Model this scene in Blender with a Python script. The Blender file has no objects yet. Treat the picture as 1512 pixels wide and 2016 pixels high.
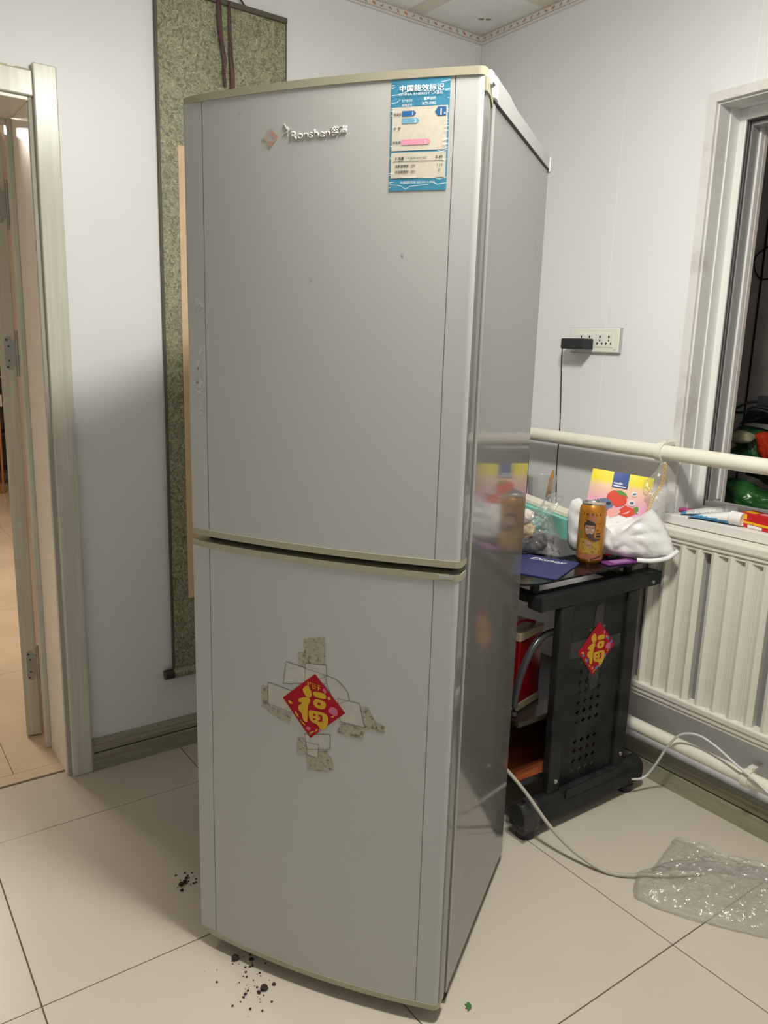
import bpy, bmesh, math, random
from mathutils import Vector, Matrix, noise
from mathutils.geometry import tessellate_polygon
random.seed(7)
PI = math.pi
sc = bpy.context.scene
COL = sc.collection

# ------------------------------------------------------------------ camera
cam_d = bpy.data.cameras.new('camera'); cam = bpy.data.objects.new('camera', cam_d); COL.objects.link(cam)
cam_d.sensor_fit = 'VERTICAL'; cam_d.sensor_height = 24.0; cam_d.lens = 1522.3 / 2016 * 24.0
cam_d.clip_start = 0.02
CAM = Vector((-2.0, -2.2687, 1.2891)); yaw, pitch, roll = 0.6247, 0.207, 0.0298
fw = Vector((math.sin(yaw)*math.cos(pitch), math.cos(yaw)*math.cos(pitch), -math.sin(pitch)))
rt = Vector((math.cos(yaw), -math.sin(yaw), 0)); up = rt.cross(fw)
r2 = rt*math.cos(roll)+up*math.sin(roll); u2 = -rt*math.sin(roll)+up*math.cos(roll)
cam.matrix_world = Matrix(((r2.x, u2.x, -fw.x, CAM.x), (r2.y, u2.y, -fw.y, CAM.y), (r2.z, u2.z, -fw.z, CAM.z), (0, 0, 0, 1)))
sc.camera = cam
# ------------------------------------------------------------------ world, lights, exposure
w = bpy.data.worlds.new('night'); sc.world = w; w.use_nodes = True
w.node_tree.nodes['Background'].inputs[0].default_value = (0.02, 0.025, 0.035, 1)
w.node_tree.nodes['Background'].inputs[1].default_value = 0.3
sc.view_settings.view_transform = 'Standard'; sc.view_settings.look = 'None'
sc.view_settings.exposure = 0.0; sc.view_settings.gamma = 1.0; sc.view_settings.use_curve_mapping = False
def area(name, loc, size, power, col, rot=(0, 0, 0)):
    l = bpy.data.lights.new(name, 'AREA'); l.shape = 'DISK'; l.size = size; l.energy = power; l.color = col
    o = bpy.data.objects.new(name, l); o.location = loc; o.rotation_euler = rot; COL.objects.link(o); return o
pl = bpy.data.lights.new('room_lamp_light', 'POINT'); pl.energy = 15; pl.shadow_soft_size = 0.11; pl.color = (1.0, 0.97, 0.895)
po = bpy.data.objects.new('room_lamp_light', pl); po.location = (-1.14, -1.52, 2.20); COL.objects.link(po)
area('room_lamp_downlight', (-1.14, -1.52, 2.29), 0.26, 29, (1.0, 0.97, 0.895))
area('hall_lamp_light', (-1.9, 2.2, 2.3), 0.5, 42, (1.0, 0.90, 0.78))

# ------------------------------------------------------------------ materials
MATS = {}
def mat(name, col, rough=0.5, metal=0.0, spec=0.5, coat=0.0, noise_amt=0.0, noise_scale=20.0, stretch=None, bump=0.0, bump_scale=60.0, emit=0.0, alpha=1.0, trans=0.0):
    m = bpy.data.materials.new(name); m.use_nodes = True; nt = m.node_tree; b = nt.nodes['Principled BSDF']
    c = (*col, 1)
    b.inputs['Base Color'].default_value = c; b.inputs['Roughness'].default_value = rough
    b.inputs['Metallic'].default_value = metal; b.inputs['Specular IOR Level'].default_value = spec
    b.inputs['Coat Weight'].default_value = coat; b.inputs['Coat Roughness'].default_value = 0.05
    b.inputs['Alpha'].default_value = alpha; b.inputs['Transmission Weight'].default_value = trans
    if emit: b.inputs['Emission Color'].default_value = c; b.inputs['Emission Strength'].default_value = emit
    if noise_amt or bump:
        tc = nt.nodes.new('ShaderNodeTexCoord'); mp = nt.nodes.new('ShaderNodeMapping'); nt.links.new(tc.outputs['Object'], mp.inputs[0])
        if stretch: mp.inputs['Scale'].default_value = stretch
    if noise_amt:
        n = nt.nodes.new('ShaderNodeTexNoise'); n.inputs['Scale'].default_value = noise_scale; n.inputs['Detail'].default_value = 5
        nt.links.new(mp.outputs[0], n.inputs['Vector'])
        r = nt.nodes.new('ShaderNodeValToRGB')
        r.color_ramp.elements[0].position = 0.3; r.color_ramp.elements[1].position = 0.7
        r.color_ramp.elements[0].color = (*[x*(1-noise_amt) for x in col], 1); r.color_ramp.elements[1].color = (*[min(1, x*(1+noise_amt)) for x in col], 1)
        nt.links.new(n.outputs['Fac'], r.inputs[0]); nt.links.new(r.outputs[0], b.inputs['Base Color'])
    if bump:
        n2 = nt.nodes.new('ShaderNodeTexNoise'); n2.inputs['Scale'].default_value = bump_scale; n2.inputs['Detail'].default_value = 4
        nt.links.new(mp.outputs[0], n2.inputs['Vector'])
        bp = nt.nodes.new('ShaderNodeBump'); bp.inputs['Strength'].default_value = bump; bp.inputs['Distance'].default_value = 0.01
        nt.links.new(n2.outputs['Fac'], bp.inputs['Height']); nt.links.new(bp.outputs[0], b.inputs['Normal'])
    MATS[name] = m; return m
def film(name, tint, gloss=0.25, rough=0.12, haze=0.15, haze_col=(0.8, 0.8, 0.8), bump=0.6, bscale=45):
    """thin clear plastic: see-through film with glossy creases and a little milkiness"""
    m = bpy.data.materials.new(name); m.use_nodes = True; nt = m.node_tree; nt.nodes.clear()
    N = nt.nodes.new; L = nt.links.new
    out = N('ShaderNodeOutputMaterial'); t = N('ShaderNodeBsdfTransparent'); t.inputs[0].default_value = (*tint, 1)
    d = N('ShaderNodeBsdfDiffuse'); d.inputs[0].default_value = (*haze_col, 1)
    g = N('ShaderNodeBsdfGlossy'); g.inputs['Roughness'].default_value = rough; g.inputs[0].default_value = (0.95, 0.95, 0.95, 1)
    fr = N('ShaderNodeFresnel'); fr.inputs[0].default_value = 1.5
    ma = N('ShaderNodeMath'); ma.operation = 'MULTIPLY_ADD'; ma.inputs[1].default_value = 0.45; ma.inputs[2].default_value = gloss*0.06; ma.use_clamp = True
    L(fr.outputs[0], ma.inputs[0])
    m1 = N('ShaderNodeMixShader'); m1.inputs[0].default_value = haze; L(t.outputs[0], m1.inputs[1]); L(d.outputs[0], m1.inputs[2])
    m2 = N('ShaderNodeMixShader'); L(ma.outputs[0], m2.inputs[0]); L(m1.outputs[0], m2.inputs[1]); L(g.outputs[0], m2.inputs[2])
    L(m2.outputs[0], out.inputs[0])
    tc = N('ShaderNodeTexCoord'); n = N('ShaderNodeTexNoise'); n.inputs['Scale'].default_value = bscale; n.inputs['Detail'].default_value = 3; n.inputs['Distortion'].default_value = 1.2
    bp = N('ShaderNodeBump'); bp.inputs['Strength'].default_value = bump; bp.inputs['Distance'].default_value = 0.012
    L(tc.outputs['Object'], n.inputs['Vector']); L(n.outputs['Fac'], bp.inputs['Height'])
    L(bp.outputs[0], g.inputs['Normal']); L(bp.outputs[0], fr.inputs['Normal'])
    MATS[name] = m; return m

WALL = mat('wall_pvc', (0.80, 0.80, 0.815), 0.38, spec=0.4, noise_amt=0.02, noise_scale=3)
WALLB = mat('wall_backing', (0.86, 0.86, 0.86), 0.5)
CEIL = mat('ceiling_pvc', (0.86, 0.86, 0.82), 0.4, noise_amt=0.06, noise_scale=9)
TILE = mat('floor_tile_glaze', (0.53, 0.485, 0.41), 0.30, spec=0.45, noise_amt=0.05, noise_scale=2.2, bump=0.02, bump_scale=12)
GROUT = mat('grout', (0.13, 0.10, 0.075), 0.9)
HTILE = mat('hall_tile_glaze', (0.66, 0.53, 0.37), 0.18, noise_amt=0.10, noise_scale=3)
HWALL = mat('hall_pink_paint', (0.72, 0.61, 0.55), 0.5, noise_amt=0.05)
DOORM = mat('door_white_woodgrain', (0.61, 0.605, 0.53), 0.24, spec=0.33, noise_amt=0.10, noise_scale=6, stretch=(14, 14, 0.6))
DOORL = mat('door_leaf_woodgrain', (0.56, 0.53, 0.43), 0.3, noise_amt=0.14, noise_scale=6, stretch=(14, 14, 0.6))
DOORT = mat('door_trim_edge', (0.8, 0.79, 0.72), 0.3)
CAULK = mat('yellowed_caulk', (0.62, 0.55, 0.36), 0.7, noise_amt=0.2, noise_scale=30)
BASEM = mat('baseboard_olive_woodgrain', (0.30, 0.285, 0.205), 0.38, noise_amt=0.16, noise_scale=8, stretch=(1.2, 1.2, 18))
DARKGAP = mat('dark_gap', (0.015, 0.013, 0.012), 0.8)
CORN = mat('cornice_cream', (0.72, 0.69, 0.65), 0.45)
LEAFP = mat('cornice_leaf_print', (0.50, 0.27, 0.16), 0.6); LEAFG = mat('cornice_leaf_grey', (0.45, 0.36, 0.27), 0.6)
DOTP = mat('cornice_dots', (0.22, 0.17, 0.13), 0.6); CAPM = mat('ceiling_motif', (0.30, 0.33, 0.24), 0.6); BANDP = mat('ceiling_band_print', (0.74, 0.69, 0.60), 0.45)
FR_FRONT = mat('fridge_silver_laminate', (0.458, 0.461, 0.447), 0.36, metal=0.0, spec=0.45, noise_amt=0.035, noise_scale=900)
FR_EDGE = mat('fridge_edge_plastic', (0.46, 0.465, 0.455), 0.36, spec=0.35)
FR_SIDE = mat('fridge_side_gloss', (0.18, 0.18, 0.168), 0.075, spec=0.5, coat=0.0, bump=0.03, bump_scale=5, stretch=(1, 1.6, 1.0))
FR_TRIM = mat('fridge_olive_trim', (0.36, 0.34, 0.25), 0.32, metal=0.1)
FR_CAP = mat('fridge_cap_cream', (0.56, 0.55, 0.49), 0.4)
FR_GREY = mat('fridge_cap_grey', (0.37, 0.37, 0.36), 0.4)
GASK = mat('gasket_dark', (0.05, 0.05, 0.05), 0.6)
BLACKP = mat('black_plastic', (0.012, 0.013, 0.014), 0.4)
CHROME = mat('chrome_letters', (0.72, 0.69, 0.64), 0.25, metal=0.25)
COPPER = mat('copper_print', (0.50, 0.29, 0.22), 0.4, metal=0.1); COPPER2 = mat('copper_print_pale', (0.49, 0.37, 0.30), 0.4)
L_BLUE = mat('label_blue', (0.05, 0.24, 0.38), 0.35, noise_amt=0.12, noise_scale=60); L_WHITE = mat('label_cream', (0.60, 0.56, 0.47), 0.4, noise_amt=0.06, noise_scale=120)
L_DBLUE = mat('label_dark_blue', (0.02, 0.12, 0.33), 0.4); L_LBLUE = mat('label_light_blue', (0.16, 0.38, 0.55), 0.4); L_PINK = mat('label_pink', (0.72, 0.30, 0.42), 0.4)
INKW = mat('ink_white', (0.78, 0.80, 0.80), 0.4); INKB = mat('ink_black', (0.03, 0.03, 0.035), 0.5)
RED = mat('fortune_red', (0.36, 0.004, 0.018), 0.45, spec=0.2, noise_amt=0.1, noise_scale=60); GOLD = mat('fortune_gold', (0.60, 0.36, 0.015), 0.35, metal=0.1); PINKP = mat('fortune_pink', (0.62, 0.12, 0.19), 0.5); LILAC = mat('fortune_lilac', (0.35, 0.16, 0.35), 0.5)
GREENP = mat('fortune_green', (0.06, 0.22, 0.05), 0.5); BLUEP = mat('fortune_blue', (0.05, 0.20, 0.42), 0.5)
TAPEM = mat('old_tape', (0.46, 0.455, 0.41), 0.3, noise_amt=0.09, noise_scale=40)
def dirty(name, a, b, scale, thr):
    m = mat(name, a, 0.5); nt = m.node_tree; bs = nt.nodes['Principled BSDF']
    tc = nt.nodes.new('ShaderNodeTexCoord'); n = nt.nodes.new('ShaderNodeTexNoise'); n.inputs['Scale'].default_value = scale; n.inputs['Detail'].default_value = 6; n.inputs['Roughness'].default_value = 0.7
    r = nt.nodes.new('ShaderNodeValToRGB'); r.color_ramp.elements[0].position = thr; r.color_ramp.elements[1].position = thr+0.1
    r.color_ramp.elements[0].color = (*a, 1); r.color_ramp.elements[1].color = (*b, 1)
    nt.links.new(tc.outputs['Object'], n.inputs['Vector']); nt.links.new(n.outputs['Fac'], r.inputs[0]); nt.links.new(r.outputs[0], bs.inputs['Base Color']); return m
TAPED = dirty('dirty_tape_residue', (0.36, 0.34, 0.27), (0.13, 0.11, 0.08), 110, 0.52)
TAPEL = mat('tape_edge_grime', (0.10, 0.09, 0.07), 0.8)
SCUFF = dirty('edge_scuff', (0.56, 0.55, 0.51), (0.44, 0.44, 0.44), 60, 0.5)
DESKM = mat('desk_black_steel', (0.013, 0.014, 0.0145), 0.45, spec=0.28, noise_amt=0.6, noise_scale=14, bump=0.05, bump_scale=40)
DESKG = mat('desk_black_glass', (0.005, 0.005, 0.007), 0.05, spec=0.3)
WOODR = mat('red_wood_shelf', (0.20, 0.055, 0.018), 0.22, noise_amt=0.6, noise_scale=5, stretch=(1.2, 16, 12), coat=0.3)
WOODD = mat('dark_wood_shelf', (0.022, 0.015, 0.012), 0.25, noise_amt=0.4, noise_scale=6)
SCREW = mat('steel_screw', (0.5, 0.5, 0.48), 0.3, metal=0.9)
PIPEM = mat('cream_enamel_pipe', (0.78, 0.755, 0.665), 0.32, noise_amt=0.03)
RADM = mat('radiator_cream_enamel', (0.70, 0.68, 0.61), 0.38)
MARB = dirty('window_marble', (0.70, 0.69, 0.665), (0.60, 0.58, 0.55), 7, 0.55)
PVCW = mat('window_white_pvc', (0.78, 0.78, 0.755), 0.3); ALU = mat('window_grey_alu', (0.42, 0.42, 0.42), 0.35, metal=0.3)
OUTW = mat('balcony_grey_wall', (0.62, 0.57, 0.53), 0.7, noise_amt=0.12, noise_scale=10)
PLATE = mat('outlet_cream', (0.80, 0.81, 0.75), 0.25); PLATEG = mat('outlet_grey_edge', (0.42, 0.42, 0.42), 0.35)
ADAP = mat('adapter_black', (0.016, 0.019, 0.021), 0.55)
def brocade():
    m = mat('olive_brocade', (0.2, 0.2, 0.1), 0.5); nt = m.node_tree; N = nt.nodes.new; L = nt.links.new; b = nt.nodes['Principled BSDF']
    tc = N('ShaderNodeTexCoord')
    n1 = N('ShaderNodeTexNoise'); n1.inputs['Scale'].default_value = 46; n1.inputs['Detail'].default_value = 3; n1.inputs['Distortion'].default_value = 2.2
    n2 = N('ShaderNodeTexNoise'); n2.inputs['Scale'].default_value = 50; n2.inputs['Detail'].default_value = 2; n2.inputs['Distortion'].default_value = 3.0
    n3 = N('ShaderNodeTexNoise'); n3.inputs['Scale'].default_value = 5
    for n in (n1, n2, n3): L(tc.outputs['Object'], n.inputs['Vector'])
    r1 = N('ShaderNodeValToRGB'); e = r1.color_ramp.elements
    e[0].position = 0.36; e[0].color = (0.125, 0.12, 0.075, 1); e[1].position = 0.62; e[1].color = (0.30, 0.295, 0.205, 1)
    r2_ = N('ShaderNodeValToRGB'); e = r2_.color_ramp.elements; e[0].position = 0.50; e[0].color = (0, 0, 0, 1); e[1].position = 0.575; e[1].color = (0, 0, 0, 1)
    k = e.new(0.535); k.color = (1, 1, 1, 1)
    mx = N('ShaderNodeMix'); mx.data_type = 'RGBA'; mul = N('ShaderNodeMath'); mul.operation = 'MULTIPLY'
    L(n1.outputs['Fac'], r1.inputs[0]); L(n2.outputs['Fac'], r2_.inputs[0]); L(r2_.outputs[0], mul.inputs[0]); L(n3.outputs['Fac'], mul.inputs[1])
    L(mul.outputs[0], mx.inputs[0]); L(r1.outputs[0], mx.inputs[6]); mx.inputs[7].default_value = (0.78, 0.76, 0.42, 1)
    L(mx.outputs[2], b.inputs['Base Color'])
    bp = N('ShaderNodeBump'); bp.inputs['Strength'].default_value = 0.35; bp.inputs['Distance'].default_value = 0.003; L(n1.outputs['Fac'], bp.inputs['Height']); L(bp.outputs[0], b.inputs['Normal'])
    return m
BROC = brocade()
PAPER = mat('scroll_tan_paper', (0.68, 0.50, 0.31), 0.7, noise_amt=0.05, noise_scale=30); BROWN = mat('dark_brown_cloth', (0.075, 0.032, 0.028), 0.6); ROLL = mat('scroll_roller_dark', (0.03, 0.018, 0.018), 0.35)
SBORD = mat('scroll_dark_border', (0.10, 0.085, 0.06), 0.6)
CLEAR = film('clear_bag_film', (0.985, 0.985, 0.98), gloss=0.5, haze=0.10, haze_col=(0.85, 0.85, 0.84), bump=0.5, bscale=40)
CLEARF = film('clear_floor_bag_film', (0.985, 0.985, 0.975), gloss=0.4, haze=0.075, haze_col=(0.9, 0.89, 0.85), bump=0.4, bscale=34)
CUPM = film('clear_cup_film', (0.93, 0.93, 0.92), gloss=0.3, haze=0.10, bump=0.0)
WBAG = mat('white_bag_plastic', (0.78, 0.775, 0.77), 0.30, spec=0.5, bump=0.45, bump_scale=26)
GBAG = mat('green_bag_plastic', (0.022, 0.10, 0.025), 0.25, noise_amt=0.5, noise_scale=16, spec=0.7, bump=0.5, bump_scale=30); GBAG2 = mat('dark_green_bag_plastic', (0.02, 0.075, 0.025), 0.25, noise_amt=0.5, noise_scale=14, spec=0.7, bump=0.5, bump_scale=30)
KBAG = mat('black_bag_plastic', (0.012, 0.012, 0.014), 0.25, bump=0.5, bump_scale=30); GYBAG = mat('smoky_bag_plastic', (0.10, 0.095, 0.09), 0.25, bump=0.6, bump_scale=30, noise_amt=0.4)
RBAG = mat('red_bag_plastic', (0.42, 0.03, 0.01), 0.3, bump=0.3)
GOURD = mat('pale_gourd_rind', (0.34, 0.32, 0.20), 0.5, noise_amt=0.3, noise_scale=30)
BUN = mat('white_bun', (0.72, 0.68, 0.60), 0.6, bump=0.2); BEIGE = mat('beige_root', (0.62, 0.47, 0.27), 0.7, noise_amt=0.3, bump=0.4, bump_scale=40)
TEAL = mat('teal_card', (0.20, 0.52, 0.43), 0.4); CREAMC = mat('cream_card', (0.72, 0.67, 0.58), 0.5)
NAVY = mat('navy_mat_cloth', (0.032, 0.036, 0.13), 0.75)
PURPLE = mat('purple_card', (0.17, 0.03, 0.20), 0.3)
CAN_O = mat('can_orange_metal', (0.50, 0.205, 0.025), 0.28, metal=0.45, noise_amt=0.12, noise_scale=40); CAN_S = mat('can_silver', (0.62, 0.62, 0.60), 0.25, metal=0.9)
SKIN = mat('print_skin', (0.36, 0.215, 0.15), 0.4); HAIRP = mat('print_hair', (0.035, 0.025, 0.025), 0.4); BEARD = mat('print_beard', (0.075, 0.045, 0.04), 0.4); JACK = dirty('print_jacket', (0.42, 0.24, 0.03), (0.13, 0.08, 0.03), 120, 0.5); COPP = mat('print_copper', (0.40, 0.16, 0.08), 0.35, metal=0.3)
def gradient(name, stops, z0, z1):
    m = mat(name, (0.5, 0.5, 0.5), 0.35); nt = m.node_tree; tc = nt.nodes.new('ShaderNodeTexCoord'); s = nt.nodes.new('ShaderNodeSeparateXYZ'); mr = nt.nodes.new('ShaderNodeMapRange')
    mr.inputs[1].default_value = z0; mr.inputs[2].default_value = z1; r = nt.nodes.new('ShaderNodeValToRGB'); e = r.color_ramp.elements
    e[0].position, e[0].color = stops[0][0], (*stops[0][1], 1); e[1].position, e[1].color = stops[-1][0], (*stops[-1][1], 1)
    for p, c in stops[1:-1]: k = e.new(p); k.color = (*c, 1)
    nt.links.new(tc.outputs['Object'], s.inputs[0]); nt.links.new(s.outputs[2], mr.inputs[0]); nt.links.new(mr.outputs[0], r.inputs[0]); nt.links.new(r.outputs[0], nt.nodes['Principled BSDF'].inputs['Base Color']); return m
POUCH = gradient('pouch_print', [(0, (0.62, 0.66, 0.80)), (0.30, (0.66, 0.45, 0.66)), (0.55, (0.84, 0.42, 0.58)), (0.78, (0.86, 0.60, 0.40)), (0.86, (0.88, 0.74, 0.05)), (1, (0.88, 0.76, 0.04))], 0.0, 0.215)
STRAW = mat('strawberry_print', (0.72, 0.07, 0.04), 0.4); BLUEB = mat('blueberry_print', (0.14, 0.20, 0.32), 0.4); LAV = mat('lavender_print', (0.36, 0.20, 0.50), 0.4); SLICE = mat('strawberry_flesh_print', (0.85, 0.42, 0.40), 0.4); LEAFM = mat('leaf_print', (0.10, 0.30, 0.05), 0.5); TAGB = mat('tag_blue', (0.02, 0.06, 0.28), 0.4); WPRINT = mat('white_print', (0.84, 0.84, 0.84), 0.4)
GREYC = mat('grey_cable', (0.40, 0.37, 0.31), 0.5); WHITEC = mat('white_cable', (0.62, 0.61, 0.60), 0.45)
TUBEW = mat('tube_white', (0.80, 0.80, 0.78), 0.3); TUBEB = mat('tube_blue', (0.05, 0.27, 0.50), 0.3); TUBEG = dirty('tube_fine_print', (0.66, 0.66, 0.63), (0.42, 0.42, 0.40), 200, 0.5)
BOXR = mat('box_red', (0.58, 0.015, 0.022), 0.3); BOXY = mat('box_yellow', (0.85, 0.50, 0.02), 0.35); MAGN = mat('magenta_plastic', (0.35, 0.03, 0.15), 0.3)
GIFTR = mat('gift_red_foil', (0.24, 0.004, 0.007), 0.14, metal=0.3); GIFTG = mat('gift_gold_band', (0.52, 0.44, 0.30), 0.35, metal=0.3); RIBR = mat('red_ribbon', (0.45, 0.01, 0.02), 0.4)
SOIL = mat('dark_soil', (0.03, 0.016, 0.012), 0.9); LEAFGR = mat('green_leaf', (0.04, 0.16, 0.03), 0.5)
STEEL = mat('hinge_satin_steel', (0.33, 0.32, 0.29), 0.35, metal=0.7); LAMPW = mat('lamp_housing', (0.85, 0.85, 0.85), 0.4); LAMPD = mat('lamp_diffuser', (1, 0.97, 0.92), 0.5, emit=3.0)
BRUSHO = mat('brush_handle_amber', (0.45, 0.22, 0.06), 0.35); BRUSHP = mat('brush_handle_purple', (0.14, 0.05, 0.14), 0.35)
CHAIN = mat('yellow_chain_print', (0.72, 0.44, 0.03), 0.5); DWOOD = mat('hall_dark_wood', (0.035, 0.025, 0.03), 0.5); ORNG = mat('hall_orange_wood', (0.38, 0.14, 0.03), 0.5)

# ------------------------------------------------------------------ helpers
PRINTS = {'white_lettering', 'black_lettering', 'film_crease', 'lettering', 'small_lettering', 'raised_lettering', 'scuff_mark', 'speck', 'tape_edge', 'chain_print', 'rule_line', 'grade_arrow', 'socket_holes', 'hinge_screws', 'printed_motif', 'printed_band', 'arc_lettering', 'label_block', 'brow_print', 'eye_print', 'tag_lettering', 'leaf_print', 'flower_print', 'coin_print', 'character', 'character_gap', 'plate_mark', 'caulk_line'}
def BM(): return bmesh.new()
def box(bm, x0, x1, y0, y1, z0, z1, bev=0.0, seg=2, M=None):
    r = bmesh.ops.create_cube(bm, size=1.0); vs = r['verts']
    for v in vs: v.co = Vector((x0+(v.co.x+.5)*(x1-x0), y0+(v.co.y+.5)*(y1-y0), z0+(v.co.z+.5)*(z1-z0)))
    if bev:
        es = list({e for v in vs for e in v.link_edges})
        rr = bmesh.ops.bevel(bm, geom=es, offset=bev, segments=seg, affect='EDGES', profile=0.5); vs = list({v for f in rr['faces'] for v in f.verts})
    if M: 
        for v in vs: v.co = M @ v.co
    return bm
def cyl(bm, c, r1, r2, axis, length, seg=24, caps=True):
    q = Vector((0, 0, 1)).rotation_difference(Vector(axis).normalized()).to_matrix().to_4x4()
    bmesh.ops.create_cone(bm, cap_ends=caps, segments=seg, radius1=r1, radius2=r2, depth=length, matrix=Matrix.Translation(Vector(c)+Vector(axis).normalized()*length/2) @ q)
    return bm
def lathe(bm, prof, seg=32, center=(0, 0, 0)):
    rings = []
    for r, z in prof: rings.append([bm.verts.new((center[0]+r*math.cos(2*PI*i/seg), center[1]+r*math.sin(2*PI*i/seg), center[2]+z)) for i in range(seg)])
    for a, b in zip(rings, rings[1:]):
        for i in range(seg): bm.faces.new((a[i], a[(i+1) % seg], b[(i+1) % seg], b[i]))
    bm.faces.new(rings[0][::-1]); bm.faces.new(rings[-1]); return bm
def smooth_path(pts, n=8):
    P = [Vector(p) for p in pts]; out = []
    for i in range(len(P)-1):
        p0, p1, p2, p3 = P[max(i-1, 0)], P[i], P[i+1], P[min(i+2, len(P)-1)]
        for k in range(n):
            t = k/n; out.append(0.5*((2*p1)+(p2-p0)*t+(2*p0-5*p1+4*p2-p3)*t*t+(3*p1-p0-3*p2+p3)*t**3))
    out.append(P[-1]); return out
def tube(bm, pts, r, seg=10, rz=None):
    rings = []; n = len(pts); ref = Vector((0, 0, 1))
    for i, p in enumerate(pts):
        d = (Vector(pts[min(i+1, n-1)])-Vector(pts[max(i-1, 0)])).normalized()
        a = d.cross(ref)
        if a.length < 0.05: a = d.cross(Vector((1, 0, 0)))
        a.normalize(); b = a.cross(d); rr = r[i] if isinstance(r, (list, tuple)) else r
        rings.append([bm.verts.new(Vector(p)+a*rr*math.cos(2*PI*k/seg)+b*(rz or rr)*math.sin(2*PI*k/seg)) for k in range(seg)])
    for A, B in zip(rings, rings[1:]):
        for k in range(seg): bm.faces.new((A[k], A[(k+1) % seg], B[(k+1) % seg], B[k]))
    bm.faces.new(rings[0][::-1]); bm.faces.new(rings[-1]); return bm
def prism(bm, poly, z0, z1, f=None):
    """extrude a 2-D outline (x,y) from z0 to z1; f maps (x,y,z)->xyz"""
    f = f or (lambda x, y, z: (x, y, z))
    a = [bm.verts.new(f(x, y, z0)) for x, y in poly]; b = [bm.verts.new(f(x, y, z1)) for x, y in poly]; n = len(poly)
    bm.faces.new(a[::-1]); bm.faces.new(b)
    for i in range(n): bm.faces.new((a[i], a[(i+1) % n], b[(i+1) % n], b[i]))
    return bm
def finish(name, bm, m, parent=None, smooth=None, loc=None, keep=False):
    bmesh.ops.recalc_face_normals(bm, faces=bm.faces) if not keep else None
    if smooth:
        for f in bm.faces: f.smooth = True
        for e in bm.edges:
            if len(e.link_faces) == 2 and e.calc_face_angle(0) > math.radians(smooth): e.smooth = False
    me = bpy.data.meshes.new(name); bm.to_mesh(me); bm.free()
    for x in (m if isinstance(m, list) else [m]): me.materials.append(x)
    o = bpy.data.objects.new(name, me); COL.objects.link(o)
    if parent: o.parent = parent
    if loc: o.location = loc
    if name in PRINTS: o['kind'] = 'stuff'
    return o
def tag(o, label, cat, group=None, kind=None):
    o['label'] = label; o['category'] = cat
    if group: o['group'] = group
    if kind: o['kind'] = kind
    return o
def thing(name, label, cat, loc=(0, 0, 0), rotz=0, group=None, kind=None):
    o = bpy.data.objects.new(name, None); o.empty_display_size = 0.05; COL.objects.link(o); o.location = loc; o.rotation_euler = (0, 0, rotz)
    return tag(o, label, cat, group, kind)
def part(name, parent, m, *boxes, bev=0.0, smooth=None):
    bm = BM()
    for b in boxes: box(bm, *b, bev=bev)
    return finish(name, bm, m, parent, smooth)
def flat(polys, f, cut=0.01, axis_cut=True, thick=None):
    """flat printed shapes given as outlines in (a,b); f maps (a,b)->surface point. Cut into strips so it follows a curved surface"""
    bm = BM()
    for poly in polys:
        vs = [bm.verts.new((a, b, 0)) for a, b in poly]
        for tri in tessellate_polygon([[Vector((a, b, 0)) for a, b in poly]]):
            if len(set(tri)) == 3: bm.faces.new([vs[i] for i in tri])
    if cut:
        xs = [v.co.x for v in bm.verts]; x = math.floor(min(xs)/cut)*cut+cut
        while x < max(xs):
            bmesh.ops.bisect_plane(bm, geom=list(bm.verts)+list(bm.edges)+list(bm.faces), plane_co=(x, 0, 0), plane_no=(1, 0, 0)); x += cut
    for v in bm.verts: v.co = Vector(f(v.co.x, v.co.y))
    return bm
def text_bm(body, size, f, align='LEFT', bold=0.0, shear=0.0, width=None, rot=0.0, cut=0.01, res=2):
    cu = bpy.data.curves.new('txt', 'FONT'); cu.body = body; cu.size = size; cu.align_x = align; cu.offset = bold; cu.shear = shear; cu.resolution_u = res
    o = bpy.data.objects.new('txt', cu); COL.objects.link(o); bpy.context.view_layer.update()
    me = bpy.data.meshes.new_from_object(o.evaluated_get(bpy.context.evaluated_depsgraph_get()))
    bpy.data.objects.remove(o); bpy.data.curves.remove(cu)
    bm = BM(); bm.from_mesh(me); bpy.data.meshes.remove(me)
    xs = [v.co.x for v in bm.verts] or [0]; k = width/(max(xs)-min(xs)) if width else 1.0; ca, sa = math.cos(rot), math.sin(rot)
    for v in bm.verts:
        x, y = v.co.x*k, v.co.y; v.co = Vector(f(x*ca-y*sa, x*sa+y*ca))
    return bm
def join_bm(*bms):
    out = BM()
    for b in bms:
        me = bpy.data.meshes.new('tmp'); b.to_mesh(me); b.free(); out.from_mesh(me); bpy.data.meshes.remove(me)
    return out
def ell(cx, cy, rx, ry, n=16, rot=0, jit=0):
    o = []
    for i in range(n):
        a = 2*PI*i/n; k = 1+random.uniform(-jit, jit); x, y = rx*k*math.cos(a), ry*k*math.sin(a)
        o.append((cx+x*math.cos(rot)-y*math.sin(rot), cy+x*math.sin(rot)+y*math.cos(rot)))
    return o
def chaikin(p, n=2):
    for _ in range(n): p = [q for a, b in zip(p, p[1:]+p[:1]) for q in ((a[0]*.75+b[0]*.25, a[1]*.75+b[1]*.25), (a[0]*.25+b[0]*.75, a[1]*.25+b[1]*.75))]
    return p
def rect(x0, x1, y0, y1): return [(x0, y0), (x1, y0), (x1, y1), (x0, y1)]
def resample(poly, n):
    P = [Vector(p) for p in poly]; L = [0]
    for i in range(len(P)): L.append(L[-1]+(P[(i+1) % len(P)]-P[i]).length)
    out = []
    for k in range(n):
        t = L[-1]*k/n; i = max(j for j in range(len(P)) if L[j] <= t+1e-9); u = (t-L[i])/max(L[i+1]-L[i], 1e-9)
        out.append(P[i].lerp(P[(i+1) % len(P)], u))
    return out
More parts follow.
